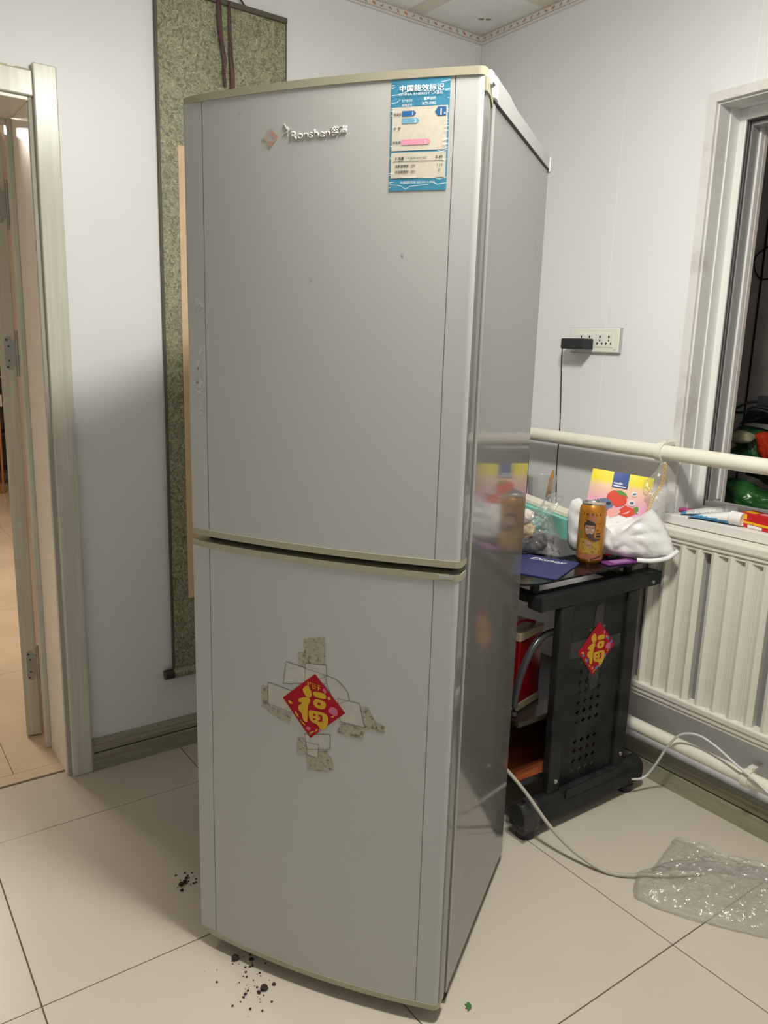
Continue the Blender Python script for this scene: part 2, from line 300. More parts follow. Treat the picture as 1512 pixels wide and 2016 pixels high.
def pillow(outline, front, back, amp=0.006, scale=18, rings=14, seg=72, seed=0.0, wr=0.0, power=0.5, flatback=False):
    """closed crumpled bag: outline in (s,z), bulging by `front` towards -y and `back` towards +y, creased with noise (coords s,-depth,z)"""
    bm = BM(); R = resample(outline, seg); c = sum(R, Vector((0, 0)))/len(R)
    def shell(sign, depth):
        rr = []
        for j in range(rings+1):
            t = j/rings; row = []
            for i in range(seg):
                p = c+(R[i]-c)*t
                h = depth*max(0, 1-t**2.4)**power
                nv = Vector((p.x*scale+seed, p.y*scale, seed*3+sign))
                q = noise.noise(nv)+0.6*abs(noise.noise(nv*2.3))*2-0.6
                h = max(0.0005, h+amp*q*(1-t**6)) if t < 1 else 0
                if t == 1:
                    k = noise.noise(Vector((p.x*scale*1.6, p.y*scale*1.6, seed+9)))*wr; p = p+(R[i]-c).normalized()*k
                row.append((p.x, sign*h, p.y))
                if j == 0: break
            rr.append(row)
        return rr
    A, B = shell(-1, front), shell(1, back)
    rim = [bm.verts.new((A[rings][i][0], 0, A[rings][i][2])) for i in range(seg)]
    for S in (A, B):
        prev = None
        for j in range(rings+1):
            cur = [bm.verts.new(q) for q in S[j]] if j < rings else rim
            if j == 1:
                for i in range(seg): bm.faces.new((prev[0], cur[i], cur[(i+1) % seg]))
            elif j > 1:
                for i in range(seg): bm.faces.new((prev[i], cur[i], cur[(i+1) % seg], prev[(i+1) % seg]))
            prev = cur
    return bm
def facing(dx, dy): return math.atan2(dy, dx)      # rotation about z that turns +x into (dx,dy)
def grp(*a): pass

# ================================================================== ROOM SHELL
H = 2.3765; XW = -3.3; YW = -3.4
DX0, DX1, DZ = -2.36, -1.50, 1.89        # doorway in the left wall
WY0, WY1, WZ0, WZ1 = -2.3, -0.957, 0.82, 1.955   # window opening in the right wall
def struct(name, label, cat): return thing(name, label, cat, kind='structure')

fl = part('floor', None, GROUT, (XW, 0.03, YW, 0.03, -0.05, -0.0025)); tag(fl, 'cream square floor tiles with thin dark joints', 'floor', kind='structure')
xs = [-1.77+0.6*k for k in range(-3, 5)]; ys = [-0.2445-0.6*k for k in range(-1, 7)]
for i in range(len(xs)-1):
    for j in range(len(ys)-1):
        x0, x1 = max(xs[i], XW), min(xs[i+1], 0.0); y0, y1 = max(ys[j+1], YW), min(ys[j], 0.028)
        if x1-x0 < 0.02 or y1-y0 < 0.02: continue
        bm = BM(); box(bm, x0+0.0014, x1-0.0014, y0+0.0014, y1-0.0014, -0.012, random.uniform(-0.0003, 0.0002), bev=0.0006, seg=1); finish('tile', bm, TILE, fl)
hf = part('floor', None, GROUT, (-3.3, 0.0, 0.03, 5.7, -0.05, -0.004)); tag(hf, 'beige tiled floor of the next room seen through the doorway', 'floor', kind='structure')
part('threshold', hf, HTILE, (DX0-0.1, DX1+0.05, 0.036, 0.088, -0.03, 0.001))
for i in range(6):
    for j in range(7):
        x0, x1 = -3.3+0.55*i, -3.3+0.55*(i+1); y0, y1 = 0.0905+0.8*j, 0.0905+0.8*(j+1)
        part('tile', hf, HTILE, (x0+0.001, x1-0.001, y0+0.001, y1-0.001, -0.02, 0.0))
# left wall with doorway, then its vertical PVC panels
wl = part('wall_left', None, WALLB, (XW, DX0, 0.006, 0.2, -0.02, H), (DX1, 0.1, 0.006, 0.2, -0.02, H), (DX0, DX1, 0.006, 0.2, DZ+0.03, H)); tag(wl, 'white panelled wall with doorway and hanging scroll', 'wall', kind='structure')
JK = {'wall_left': (2, 3), 'wall_right': (0, 1)}
SEAM = mat('panel_seam_highlight', (0.93, 0.93, 0.93), 0.4)  # near-white strips paint the highlight along the panel seams
def wall_panels(par, edges, clip, place):
    for a, b in edges:
        segs = [(a, b, 0.0, H)]; A_, B_ = min(a, b), max(a, b)
        ca, cb, z0, z1 = clip
        if min(a, b) < cb and max(a, b) > ca:
            segs = []
            lo, hi = min(a, b), max(a, b)
            if lo < ca: segs.append((lo, ca, 0.0, H))
            if hi > cb: segs.append((cb, hi, 0.0, H))
            if z0 > 0.05: segs.append((max(lo, ca), min(hi, cb), 0.0, z0))
            segs.append((max(lo, ca), min(hi, cb), z1, H))
        for p, q, za, zb in segs:
            if abs(p-q) < 0.01: continue
            bm = BM(); box(bm, *place(min(p, q)+(0.0007 if min(p, q) == A_ else 0), max(p, q)-(0.0007 if max(p, q) == B_ else 0), za, zb)); finish('wall_panel', bm, WALL, par)
    lo_, hi_, z0, z1 = clip
    for a, b in edges[:-1]:
        if lo_ < b < hi_:
            for za, zb in ((0.0, z0), (z1, H)):
                if zb-za > 0.05: bm = BM(); box(bm, *[q+(0.0003 if k in JK[par.name] else 0) for k, q in enumerate(place(b-0.0007, b+0.0007, za, zb))]); finish('seam_highlight', bm, SEAM, par)
        else: bm = BM(); box(bm, *[q+(0.0003 if k in JK[par.name] else 0) for k, q in enumerate(place(b-0.0007, b+0.0007, 0.0, H))]); finish('seam_highlight', bm, SEAM, par)
LE = [0, -0.38, -0.785, -1.19, -1.595, -2.0, -2.405, -2.81, XW]
wall_panels(wl, list(zip(LE, LE[1:])), (DX0, DX1, 0, DZ+0.03), lambda a, b, za, zb: (a, b, 0.0, 0.008, za, zb))
RE = [0, -0.25, -0.648, -1.05, -1.45, -1.85, -2.25, -2.65, -3.05, YW]
wr = part('wall_right', None, WALLB, (0.006, 0.18, WY1, 0.1, -0.02, H), (0.006, 0.18, YW, WY0, -0.02, H), (0.006, 0.18, WY0, WY1, -0.02, WZ0), (0.006, 0.18, WY0, WY1, WZ1, H)); tag(wr, 'white panelled wall with window, socket and pipes', 'wall', kind='structure')
wall_panels(wr, list(zip(RE, RE[1:])), (WY0, WY1, WZ0, WZ1), lambda a, b, za, zb: (0.0, 0.008, a, b, za, zb))
wb = part('wall_back', None, WALL, (XW-0.1, 0.1, YW-0.1, YW, -0.02, H)); tag(wb, 'white wall behind the viewer', 'wall', kind='structure')
wf = part('wall_front', None, WALL, (XW-0.1, XW, YW, 0.1, -0.02, H)); tag(wf, 'white wall on the far left side behind the viewer', 'wall', kind='structure')
# ceiling of printed PVC panels
ce = part('ceiling', None, WALLB, (XW, 0.1, YW, 0.1, H+0.008, H+0.06)); tag(ce, 'pale printed ceiling panels', 'ceiling', kind='structure')
for i in range(6):
    for j in range(6):
        x1, y1 = -0.6*i, -0.6*j; x0, y0 = max(x1-0.6, XW), max(y1-0.6, YW)
        if x1-x0 > 0.02 and y1-y0 > 0.02:
            bm = BM(); box(bm, x0+0.0008, x1-0.0008, y0+0.0008, y1-0.0008, H, H+0.01, bev=0.001, seg=1); finish('ceiling_panel', bm, CEIL, ce)
up_ = lambda a, b: (a, b, H-0.0004)
bands = []
for k in range(3):
    bands += [rect(-0.335-0.6*k, -0.27-0.6*k, -1.5, 0), rect(-1.5, -0.335+0.0, -0.36-0.6*k, -0.30-0.6*k)] if k else [rect(-0.335, -0.27, -1.5, 0), rect(-0.27, 0, -0.36, -0.30), rect(-1.5, -0.335, -0.36, -0.30)]
finish('printed_band', flat(bands, up_, cut=0), BANDP, ce)
cr, sr = math.cos(math.radians(-35)), math.sin(math.radians(-35))
def mot(a, b): return (-0.092+a*cr-b*sr, -0.114+a*sr+b*cr, H-0.0006)
finish('printed_motif', flat([rect(-0.016, -0.003, -0.008, 0.008), rect(0.003, 0.016, -0.008, 0.008), rect(-0.022, -0.017, -0.006, -0.001), rect(-0.022, -0.017, 0.002, 0.006), rect(0.017, 0.022, -0.006, -0.001), rect(0.017, 0.022, 0.002, 0.006)], mot, cut=0), CAPM, ce)
# cornice strips
def leaf_shapes(k, s):
    if k == 0: return [[(0.2, -.5), (.9, .0), (.6, .5), (.1, .3)], [(-.2, -.5), (.1, .1), (-.1, .7), (-.5, .2)], [(-.3, -.6), (-.6, .1), (-1, .2), (-.8, -.3)]]
    if k == 1: return [[(-.9, .3), (-.1, -.2), (.3, -.2), (-.2, .6)], [(0, -.5), (.9, -.4), (.8, .1), (.2, .0)]]
    if k == 2: return [ell(0, 0.05, 0.9, 0.45, 12, 0.3)]
    return [[(-.7, -.5), (.2, -.6), (.8, .5), (-.1, .6)]]
for nm, lab, f in (('trim_1', 'cream cornice strip with brown leaf print above the scroll wall', lambda a, b, o=0: (-a, -0.012-o, b)), ('trim_2', 'cream cornice strip with brown leaf print above the socket wall', lambda a, b, o=0: (-0.012-o, -a, b))):
    bm = BM(); L = 3.3
    poly = [(0, 2.347), (0.009, 2.347), (0.012, 2.351), (0.012, H-0.004), (0.009, H), (0, H)]
    if nm == 'trim_1': prism(bm, poly, 0, L, lambda x, y, z: (-z, -x, y))
    else: prism(bm, poly, 0.012, L, lambda x, y, z: (-x, -z, y))
    t = finish(nm, bm, CORN, None); tag(t, lab, 'trim', kind='structure')
    k = 0; a = 0.03
    while a < 1.25:
        shp = [[(a+0.0085*x, 2.362+0.0095*y) for x, y in s] for s in leaf_shapes(k % 4, 1)]
        finish('leaf_print', flat(shp, lambda x, y: f(x, y, 0.0004), cut=0), LEAFG if k % 4 == 3 else LEAFP, t); a += 0.0315; k += 1
    dots = [rect(0.015+0.0075*i, 0.0185+0.0075*i, z, z+0.0028) for i in range(165) for z in (2.3512, 2.3702)]
    d = finish('dotted_border', flat(dots, lambda x, y: f(x, y, 0.0004), cut=0), DOTP, t); d['kind'] = 'stuff'
# baseboards: an upper moulding, a dark gap, a lower board
def baseboard(nm, lab, place, a0, a1):
    root = struct(nm, lab, 'baseboard')
    prof_m = [(0, 0.060), (0.020, 0.060), (0.020, 0.072), (0.016, 0.080), (0.016, 0.085), (0.012, 0.090), (0.008, 0.097), (0, 0.097)]
    bm = BM(); prism(bm, prof_m, a0, a1, place); finish('moulding', bm, BASEM, root)
    bm = BM(); prism(bm, [(0, 0), (0.022, 0), (0.022, 0.053), (0.020, 0.055), (0, 0.055)], a0, a1, place); finish('board', bm, BASEM, root)
    bm = BM(); prism(bm, [(0, 0.053), (0.012, 0.053), (0.012, 0.062), (0, 0.062)], a0, a1, place); finish('gap_strip', bm, DARKGAP, root)
    return root
bl = baseboard('baseboard_left', 'olive wood-grain baseboard below the hanging scroll', lambda x, y, z: (-z, -x, y), 0.0, 1.443)
part('end_cap', bl, BASEM, (-1.447, -1.441, -0.024, 0.0, 0.0, 0.099), bev=0.001)
baseboard('baseboard_right', 'olive wood-grain baseboard below the radiator', lambda x, y, z: (-x, -z, y), 0.0226, 3.3)
# skirting of remaining walls keeps the room whole
# door_1: casing, lining, stop, open leaf with hinges
d1 = struct('door_1', 'white wood-grain door frame with its leaf opened into the next room', 'door')
part('casing', d1, DOORM, (-1.503, -1.446, -0.022, 0.0, 0.0, 1.967), bev=0.003)
part('casing', d1, DOORM, (-2.42, -2.363, -0.022, 0.0, 0.0, 1.967), bev=0.003)
part('header_casing', d1, DOORM, (-2.363, -1.5035, -0.016, 0.0, 1.888, 1.948), bev=0.003)
bm = BM()
for i in range(40):
    a = -2.3+0.8*i/40; box(bm, a, a+0.021, -0.006, 0.0, 1.9485, 1.951+random.uniform(0, 0.004))
finish('caulk_line', bm, CAULK, d1)
part('caulk_line', d1, CAULK, (-1.4458, -1.4425, -0.004, 0.0, 0.0, 1.955))
part('lining', d1, DOORT, (-1.514, -1.5032, -0.004, 0.2, 0.0, 1.889), bev=0.002); part('joint_filler', d1, mat('joint_grey', (0.40, 0.38, 0.33), 0.6), (-1.5145, -1.502, -0.0055, -0.0042, 0.0, 1.885)); part('lining', d1, DOORT, (-2.358, -2.344, -0.006, 0.2, 0.0, 1.889), bev=0.002)
part('lining_reveal', d1, mat('door_lining_cream', (0.80, 0.77, 0.69), 0.35, noise_amt=0.04), (-1.5165, -1.5142, 0.004, 0.198, 0.0, 1.877)); part('header_lining', d1, DOORT, (-2.344, -1.5145, -0.006, 0.2, 1.878, 1.8885), bev=0.002)
part('stop', d1, DOORM, (-1.531, -1.515, 0.1985, 0.232, 0.0, 1.878), bev=0.003); part('stop', d1, DOORM, (-2.344, -1.531, 0.198, 0.232, 1.862, 1.878), bev=0.003)
leaf = part('door_leaf', d1, DOORL, (-0.0455, 0.0, 0.0, 0.82, 0.006, 1.86), bev=0.002)
leaf.location = (-1.526, 0.297, 0); leaf.rotation_euler = (0, 0, math.radians(-15))
for zc in (1.665, 1.245, 0.25):
    bm = BM(); prof = [(-0.013, -0.049), (-0.019, -0.045), (-0.021, -0.036), (-0.021, 0.036), (-0.019, 0.045), (-0.013, 0.049), (-0.004, 0.049), (-0.001, 0.036), (0.012, 0.033), (0.012, -0.033), (-0.001, -0.036), (-0.004, -0.049)]
    prism(bm, prof, -0.0022, -0.0002, lambda x, y, z: (-0.009+x, z, zc+y))
    cyl(bm, (0.006, -0.008, zc-0.034), 0.0055, 0.0055, (0, 0, 1), 0.068, 14)
    for s in (-1, 1): cyl(bm, (0.006, -0.008, zc+s*0.051-0.0165), 0.0058, 0.0058, (0, 0, 1), 0.033, 14)
    h = finish('hinge', bm, STEEL, leaf, 35)
    bm = BM()
    for px, pz in ((-0.0145, 0.040), (-0.010, 0.021), (-0.010, -0.021), (-0.0145, -0.040)): cyl(bm, (-0.009+px, -0.002, zc+pz), 0.0033, 0.0033, (0, -1, 0), 0.0008, 10)
    finish('hinge_screws', bm, ROLL, leaf)
# the next room
for nm, lab, b in (('wall_hall_far', 'pink far wall of the next room', (-3.3, 0.1, 5.6, 5.7, 0, 2.45)), ('wall_hall_right', 'pink right wall of the next room', (-0.05, 0.05, 0.2, 5.6, 0, 2.45)), ('wall_hall_left', 'pink left wall of the next room', (-3.4, -3.3, 0.2, 5.6, 0, 2.45))):
    o = part(nm, None, HWALL, b); tag(o, lab, 'wall', kind='structure')
o = part('ceiling', None, WALLB, (-3.4, 0.1, 0.2, 5.7, 2.45, 2.5)); tag(o, 'white ceiling of the next room', 'ceiling', kind='structure')
# window_1 with marble surround, frame, sash
wn = struct('window_1', 'white sliding window in a marble surround, opened to a dark balcony', 'window')
part('marble_surround', wn, MARB, (-0.012, 0.0, -0.957, -0.932, 0.845, 1.98), bev=0.001); part('marble_surround', wn, MARB, (-0.012, 0.0, -2.32, -0.957, 1.955, 1.98), bev=0.001)
part('marble_reveal', wn, MARB, (0.0, 0.05, -0.962, -0.957, 0.845, 1.955)); part('marble_reveal', wn, MARB, (0.0, 0.05, -2.3, -0.962, 1.95, 1.955))
part('plaster_reveal', wn, CAULK if False else PVCW, (0.05, 0.092, -0.966, -0.957, 0.845, 1.955))
part('frame', wn, PVCW, (0.092, 0.172, -0.985, -0.957, 0.845, 1.955), bev=0.002); part('frame', wn, PVCW, (0.092, 0.172, -2.3, -0.985, 1.925, 1.955), bev=0.002); part('frame', wn, PVCW, (0.092, 0.172, -2.3, -0.985, 0.845, 0.862), bev=0.002)
part('track', wn, ALU, (0.100, 0.108, -2.3, -0.985, 0.8625, 0.878)); part('track', wn, ALU, (0.135, 0.142, -2.3, -0.985, 0.8625, 0.876))
for x0 in (0.098, 0.110): part('seal_strip', wn, GASK, (x0, x0+0.0035, -0.9885, -0.985, 0.862, 1.925))
part('seal_strip', wn, GASK, (0.098, 0.106, -2.3, -0.9885, 1.921, 1.925))
part('sash_channel', wn, ALU, (0.116, 0.150, -0.992, -0.985, 0.878, 1.921)); part('sash_edge', wn, PVCW, (0.152, 0.168, -0.997, -0.985, 0.878, 1.921), bev=0.001)
part('sash_channel', wn, ALU, (0.116, 0.150, -2.3, -0.992, 1.912, 1.921))
part('sill', wn, MARB, (-0.032, 0.092, -2.32, -0.945, 0.817, 0.845), bev=0.003)
part('reveal_outside', wn, OUTW, (0.172, 0.186, -0.999, -0.957, 0.80, 1.98))
# far-side sash with its glass, slid behind the frame edge
ss = part('sliding_sash', wn, PVCW, (0.120, 0.145, -2.28, -2.24, 0.88, 1.91), (0.120, 0.145, -1.62, -1.58, 0.88, 1.91), (0.120, 0.145, -2.24, -1.62, 0.88, 0.92), (0.120, 0.145, -2.24, -1.62, 1.87, 1.91))
part('glass_pane', ss, film('window_glass', (0.95, 0.97, 0.96), gloss=0.1, rough=0.01, haze=0.0, bump=0.0), (0.130, 0.134, -2.24, -1.62, 0.92, 1.87))
# balcony beyond
o = part('wall_balcony', None, OUTW, (1.0, 1.06, -2.6, 0.3, -0.02, 2.6)); tag(o, 'grey-brown balcony wall beyond the window', 'wall', kind='structure')
part('seam_strip', o, DARKGAP, (0.994, 1.0, -0.571, -0.566, 0.7, 2.6))
o = part('wall_balcony_end', None, OUTW, (0.18, 1.0, 0.2, 0.3, -0.02, 2.6)); tag(o, 'balcony end wall beyond the window', 'wall', kind='structure')
o = part('floor', None, OUTW, (0.18, 1.06, -2.6, 0.3, -0.07, -0.02)); tag(o, 'grey balcony floor beyond the window', 'floor', kind='structure')
o = part('ceiling', None, OUTW, (0.18, 1.06, -2.6, 0.3, 2.6, 2.65)); tag(o, 'grey balcony ceiling beyond the window', 'ceiling', kind='structure')
bench = thing('storage_shelf', 'dark wooden shelf on the balcony under the heap of bags', 'shelf', (0.6, -1.4, -0.02))
part('shelf_top', bench, DWOOD, (-0.24, 0.36, -0.9, 1.3, 0.79, 0.82))
for x, y in ((-0.2, -0.85), (0.3, -0.85), (-0.2, 1.2), (0.3, 1.2)): part('leg', bench, DWOOD, (x-0.02, x+0.02, y-0.02, y+0.02, 0.0, 0.79))

# ================================================================== FRIDGE
FX, FY, FYAW = -1.1038, -1.2857, -0.9977
fr = thing('refrigerator', 'tall silver-grey two-door refrigerator standing out from the corner', 'refrigerator', (FX, FY, 0), FYAW)
def vf(u):
    """front surface of the doors, bowed in plan with rounded corners"""
    t = (u+0.2725)/0.2725; v = -0.050-0.0224*max(0, 1-t*t)
    for edge, s, r in ((0.000, 1, 0.012), (-0.548, -1, 0.006)):
        q = (u-edge)*s+r
        if q > 0: v += r-math.sqrt(max(0, r*r-min(q, r)**2))
    return v
UL, UR = -0.548, 0.000
def us(a, b, n): return [a+(b-a)*i/n for i in range(n+1)]
def front_pts(a, b, n=24, off=0.0):
    P = [(u, vf(u)-off) for u in us(a, b, n)]
    if b >= UR-1e-6: P = [(u, vf(u)-off) for u in us(a, UR-0.012, n//2)]+[(UR-0.012+0.012*math.sin(t), vf(UR-0.012)+0.012-0.012*math.cos(t)-off*math.cos(t)) for t in [PI/2*k/8 for k in range(1, 9)]]
    return P
def slab(a, b, z0, z1, back=-0.013, off=0.0, n=24):
    bm = BM(); P = front_pts(a, b, n, off); prism(bm, [(a, back)]+P+[(P[-1][0], back)], z0, z1); return bm
ZT, ZU, ZL, ZB = 1.699, 0.938, 0.903, 0.044
for nm, z0, z1, trims in (('upper_door', ZU, ZT, ((0.926, ZU), (ZT, 1.711))), ('lower_door', ZB, ZL, ((ZL, 0.914), (0.032, ZB)))):
    d = finish(nm, slab(-0.5015, -0.0460, z0, z1), FR_FRONT, fr, 30)
    finish('edge_strip', slab(UL, -0.5035, z0, z1, n=20), FR_EDGE, d, 30)
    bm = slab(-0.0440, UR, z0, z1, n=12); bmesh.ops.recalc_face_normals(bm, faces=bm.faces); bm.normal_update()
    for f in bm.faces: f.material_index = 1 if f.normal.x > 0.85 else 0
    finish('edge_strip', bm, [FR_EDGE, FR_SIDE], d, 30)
    for u in (-0.5025, -0.0450):
        bm = BM(); box(bm, u-0.0012, u+0.0012, vf(u)+0.0015, -0.014, z0, z1); finish('groove_strip', bm, FR_GREY, d)
    for za, zb in trims:
        t = slab(UL, UR, za, zb, off=0.0015, n=40); finish('door_trim', t, FR_TRIM, d, 30)
    bm = BM(); box(bm, -0.53, -0.012, -0.0125, -0.001, z0+0.01, z1-0.01); finish('gasket', bm, GASK, d)
    if nm == 'upper_door': UP = d
    else: LOW = d
# recessed handle in the gap between the doors
bm = BM(); box(bm, -0.52, -0.02, -0.028, -0.012, 0.9142, 0.9258); finish('handle_recess', bm, DARKGAP, fr)
bm = slab(-0.036, -0.012, 0.9055, 0.9115, off=0.0022, n=6); finish('small_badge', bm, FR_GREY, LOW)
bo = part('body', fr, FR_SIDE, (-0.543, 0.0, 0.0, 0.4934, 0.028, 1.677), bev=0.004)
bm = BM(); prism(bm, [(0.0, 1.677), (0.495, 1.677), (0.495, 1.702), (0.17, 1.704), (0.135, 1.706), (0.10, 1.711), (0.0, 1.712)], -0.545, 0.003, lambda x, y, z: (z, x, y)); finish('top_cap', bm, FR_GREY, fr, 30)
part('cap_end', fr, FR_CAP, (-0.5455, 0.0045, 0.486, 0.499, 1.671, 1.703), bev=0.003); part('cap_front', fr, FR_CAP, (-0.546, 0.004, -0.004, 0.018, 1.677, 1.7125), bev=0.003)
part('cap_seam', fr, GASK, (-0.5435, 0.0008, 0.001, 0.486, 1.673, 1.677))
part('hinge_cover', fr, FR_CAP, (-0.06, 0.002, -0.026, -0.005, 1.7105, 1.714), (-0.012, 0.005, -0.028, -0.012, 1.690, 1.7105), bev=0.003)
part('trim_corner', fr, FR_TRIM, (-0.0095, 0.0018, -0.047, -0.020, 1.676, 1.6992), bev=0.0015)
bm = BM(); prism(bm, [(-0.0205, 1.676), (-0.006, 1.664), (-0.006, 1.674), (-0.0205, 1.688)], -0.006, 0.0016, lambda x, y, z: (z, x, y)); finish('hinge_arm', bm, FR_TRIM, fr)
part('hinge_slot', fr, GASK, (0.0045, 0.0056, -0.0255, -0.0135, 1.6925, 1.6955))
part('front_return', fr, FR_GREY, (-0.001, 0.0012, 0.0005, 0.012, 0.03, 1.672))
for u, v in ((-0.02, 0.02), (-0.52, 0.02), (-0.03, 0.465), (-0.51, 0.465)):
    bm = BM(); lathe(bm, [(0.017, 0.0), (0.018, 0.006), (0.012, 0.010), (0.010, 0.0275)], 16, (u, v, 0)); finish('foot', bm, BLACKP, fr, 40)
# --- prints and stickers on the doors (local u along the front, z up)
def fs(eps=0.0006): return lambda a, b: (a, vf(a)-eps, b)
lab = finish('energy_label', flat([rect(-0.1446, -0.0525, 1.5362, 1.6978)], fs(0.0006), 0.01), L_BLUE, UP)
LX = lambda x: -0.1446+0.0921*x; LZ = lambda y: 1.6978-0.1616*y
def lab_poly(name, polys, m, e): return finish(name, flat([[(LX(x), LZ(y)) for x, y in p] for p in polys], fs(e), 0.01), m, lab)
lab_poly('cream_field', [rect(0.025, 0.975, 0.245, 0.635), rect(0.025, 0.975, 0.652, 0.885)], L_WHITE, 0.0009)
lab_poly('grade_arrow', [[(0.2, 0.28), (0.40, 0.28), (0.44, 0.303), (0.40, 0.327), (0.2, 0.327)], [(0.76, 0.295), (0.81, 0.255), (0.95, 0.255), (0.95, 0.335), (0.81, 0.335)]], L_DBLUE, 0.0012)
lab_poly('grade_arrow', [[(0.2, 0.345), (0.46, 0.345), (0.50, 0.367), (0.46, 0.392), (0.2, 0.392)]], L_LBLUE, 0.0012)
lab_poly('grade_arrow', [[(0.2, 0.535), (0.67, 0.535), (0.705, 0.56), (0.67, 0.585), (0.2, 0.585)]], L_PINK, 0.0012)
lab_poly('rule_line', [rect(0.06, 0.94, 0.732, 0.736), rect(0.40, 0.52, 0.196, 0.199), rect(0.40, 0.52, 0.236, 0.239)], INKB, 0.0012)
def ltext(items, m, nm):
    bms = [text_bm(s, sz, (lambda x0, y0: (lambda a, b: (LX(x0)+a, vf(LX(x0)+a)-0.0014, LZ(y0)+b)))(x, y), bold=bo_, width=wd) for s, x, y, sz, bo_, wd in items]
    finish(nm, join_bm(*bms), m, lab)
ltext([('中国能效标识', 0.13, 0.104, 0.0098, 0.0002, 0.070), ('CHINA ENERGY LABEL', 0.12, 0.144, 0.0048, 0.0, 0.071), ('生产者名称', 0.19, 0.20, 0.0042, 0, 0.016), ('容声冰箱', 0.56, 0.192, 0.0052, 0.0001, 0.019), ('规格型号', 0.19, 0.24, 0.0042, 0, 0.016), ('BCD-228G', 0.54, 0.234, 0.0058, 0.0001, 0.021), ('1', 0.36, 0.320, 0.0072, 0.0002, None), ('1', 0.83, 0.327, 0.0125, 0.0004, None), ('级', 0.91, 0.322, 0.0035, 0, None), ('2', 0.41, 0.386, 0.0072, 0.0002, None), ('5', 0.60, 0.578, 0.0066, 0.0001, None), ('依据国家标准 GB12021.2-2003', 0.2, 0.935, 0.0042, 0, 0.055)], INKW, 'white_lettering')
ltext([('耗能低', 0.05, 0.318, 0.0044, 0.00004, 0.0125), ('中 等', 0.05, 0.445, 0.0044, 0.00004, 0.0115), ('耗能高', 0.05, 0.570, 0.0044, 0.00004, 0.0125), ('耗电量', 0.10, 0.716, 0.0048, 0.00008, 0.0140), ('（千瓦时/24小时）', 0.25, 0.714, 0.0042, 0, 0.034), ('0.49', 0.80, 0.712, 0.0058, 0.0001, 0.011), ('冷藏室容积（升）', 0.10, 0.785, 0.0042, 0.0001, 0.033), ('131', 0.82, 0.783, 0.0052, 0, 0.0075), ('冷冻室容积（升）', 0.10, 0.838, 0.0042, 0.0001, 0.033), ('97', 0.85, 0.833, 0.0052, 0, 0.004)], INKB, 'black_lettering')
# creases of the worn label film
cre = []
random.seed(3)
for i in range(26):
    s = random.choice((0, 1)); y = random.uniform(0.03, 0.97); l = random.uniform(0.03, 0.09); x0 = 0.0 if s == 0 else 1-l; dy = random.uniform(-0.008, 0.008)
    cre.append([(x0, y), (x0+l, y+dy), (x0+l, y+dy+0.0035), (x0, y+0.006)])
for pts in ([(0.0, 0.135), (0.15, 0.13), (0.3, 0.105), (0.33, 0.05)], [(0.0, 0.205), (0.1, 0.20), (0.16, 0.175)], [(0.55, 0.11), (0.75, 0.118), (1.0, 0.10)], [(0.0, 0.94), (0.2, 0.95), (0.3, 0.985), (0.38, 0.96), (0.7, 0.945)], [(0.6, 0.885), (0.8, 0.887), (0.88, 0.90), (1, 0.885)], [(0.78, 0.93), (0.85, 0.945), (1, 0.935)], [(0.2, 0.86), (0.3, 0.875), (0.48, 0.873)], [(0.83, 0.64), (0.9, 0.652), (1, 0.635)], [(0.85, 0.04), (1.0, 0.025)]):
    for p, q in zip(pts, pts[1:]): cre.append([p, q, (q[0], q[1]+0.0045), (p[0], p[1]+0.0045)])
finish('film_crease', flat([[(LX(x), LZ(y)) for x, y in p] for p in cre], fs(0.0017), 0.01), INKW, lab)
# diamond emblem and raised lettering
EM = lambda p: [(-0.3589+0.0152*x, 1.6283+0.0155*y) for x, y in p]
em = finish('maker_emblem', flat([EM([(-1, 0), (-.05, 1), (-.30, .38), (-.32, -.35)])], fs(0.0008)), COPPER2, UP)
finish('emblem_blade', flat([EM([(0, .98), (1, 0), (.72, -.18), (.1, .42)])], fs(0.0008)), COPPER, em); finish('emblem_blade', flat([EM([(1, -.05), (.35, -.62), (.38, -.28), (.65, -.12)])], fs(0.0008)), COPPER2, em)
finish('emblem_blade', flat([EM([(.33, -.66), (.02, -1), (-.55, -.42), (.33, -.32)])], fs(0.0008)), COPPER, em)
bmt = join_bm(text_bm('Ronshen', 0.0200, lambda a, b: (-0.3205+a, vf(-0.3205+a)-0.0012, 1.6225+b*0.92), width=0.0715, bold=0.0001, res=3), text_bm('容声', 0.0150, lambda a, b: (-0.2478+a, vf(-0.2478+a)-0.0012, 1.6245+b), width=0.030, bold=0.0002, res=3))
star = [[(x-0.0065, z+0.0045) for x, z in q] for q in ([(-0.326, 1.643), (-0.3165, 1.6315), (-0.3185, 1.630)], [(-0.326, 1.628), (-0.317, 1.6325), (-0.316, 1.630)], [(-0.319, 1.638), (-0.3165, 1.632), (-0.319, 1.632)], [(-0.319, 1.624), (-0.3185, 1.632), (-0.3165, 1.631)], [(-0.312, 1.634), (-0.3185, 1.633), (-0.318, 1.630)])]
bmt = join_bm(bmt, flat(star, fs(0.0012), 0))
ext = bmesh.ops.extrude_face_region(bmt, geom=list(bmt.faces))
for v in [g for g in ext['geom'] if isinstance(g, bmesh.types.BMVert)]: v.co.y += 0.0011
finish('raised_lettering', bmt, CHROME, UP)
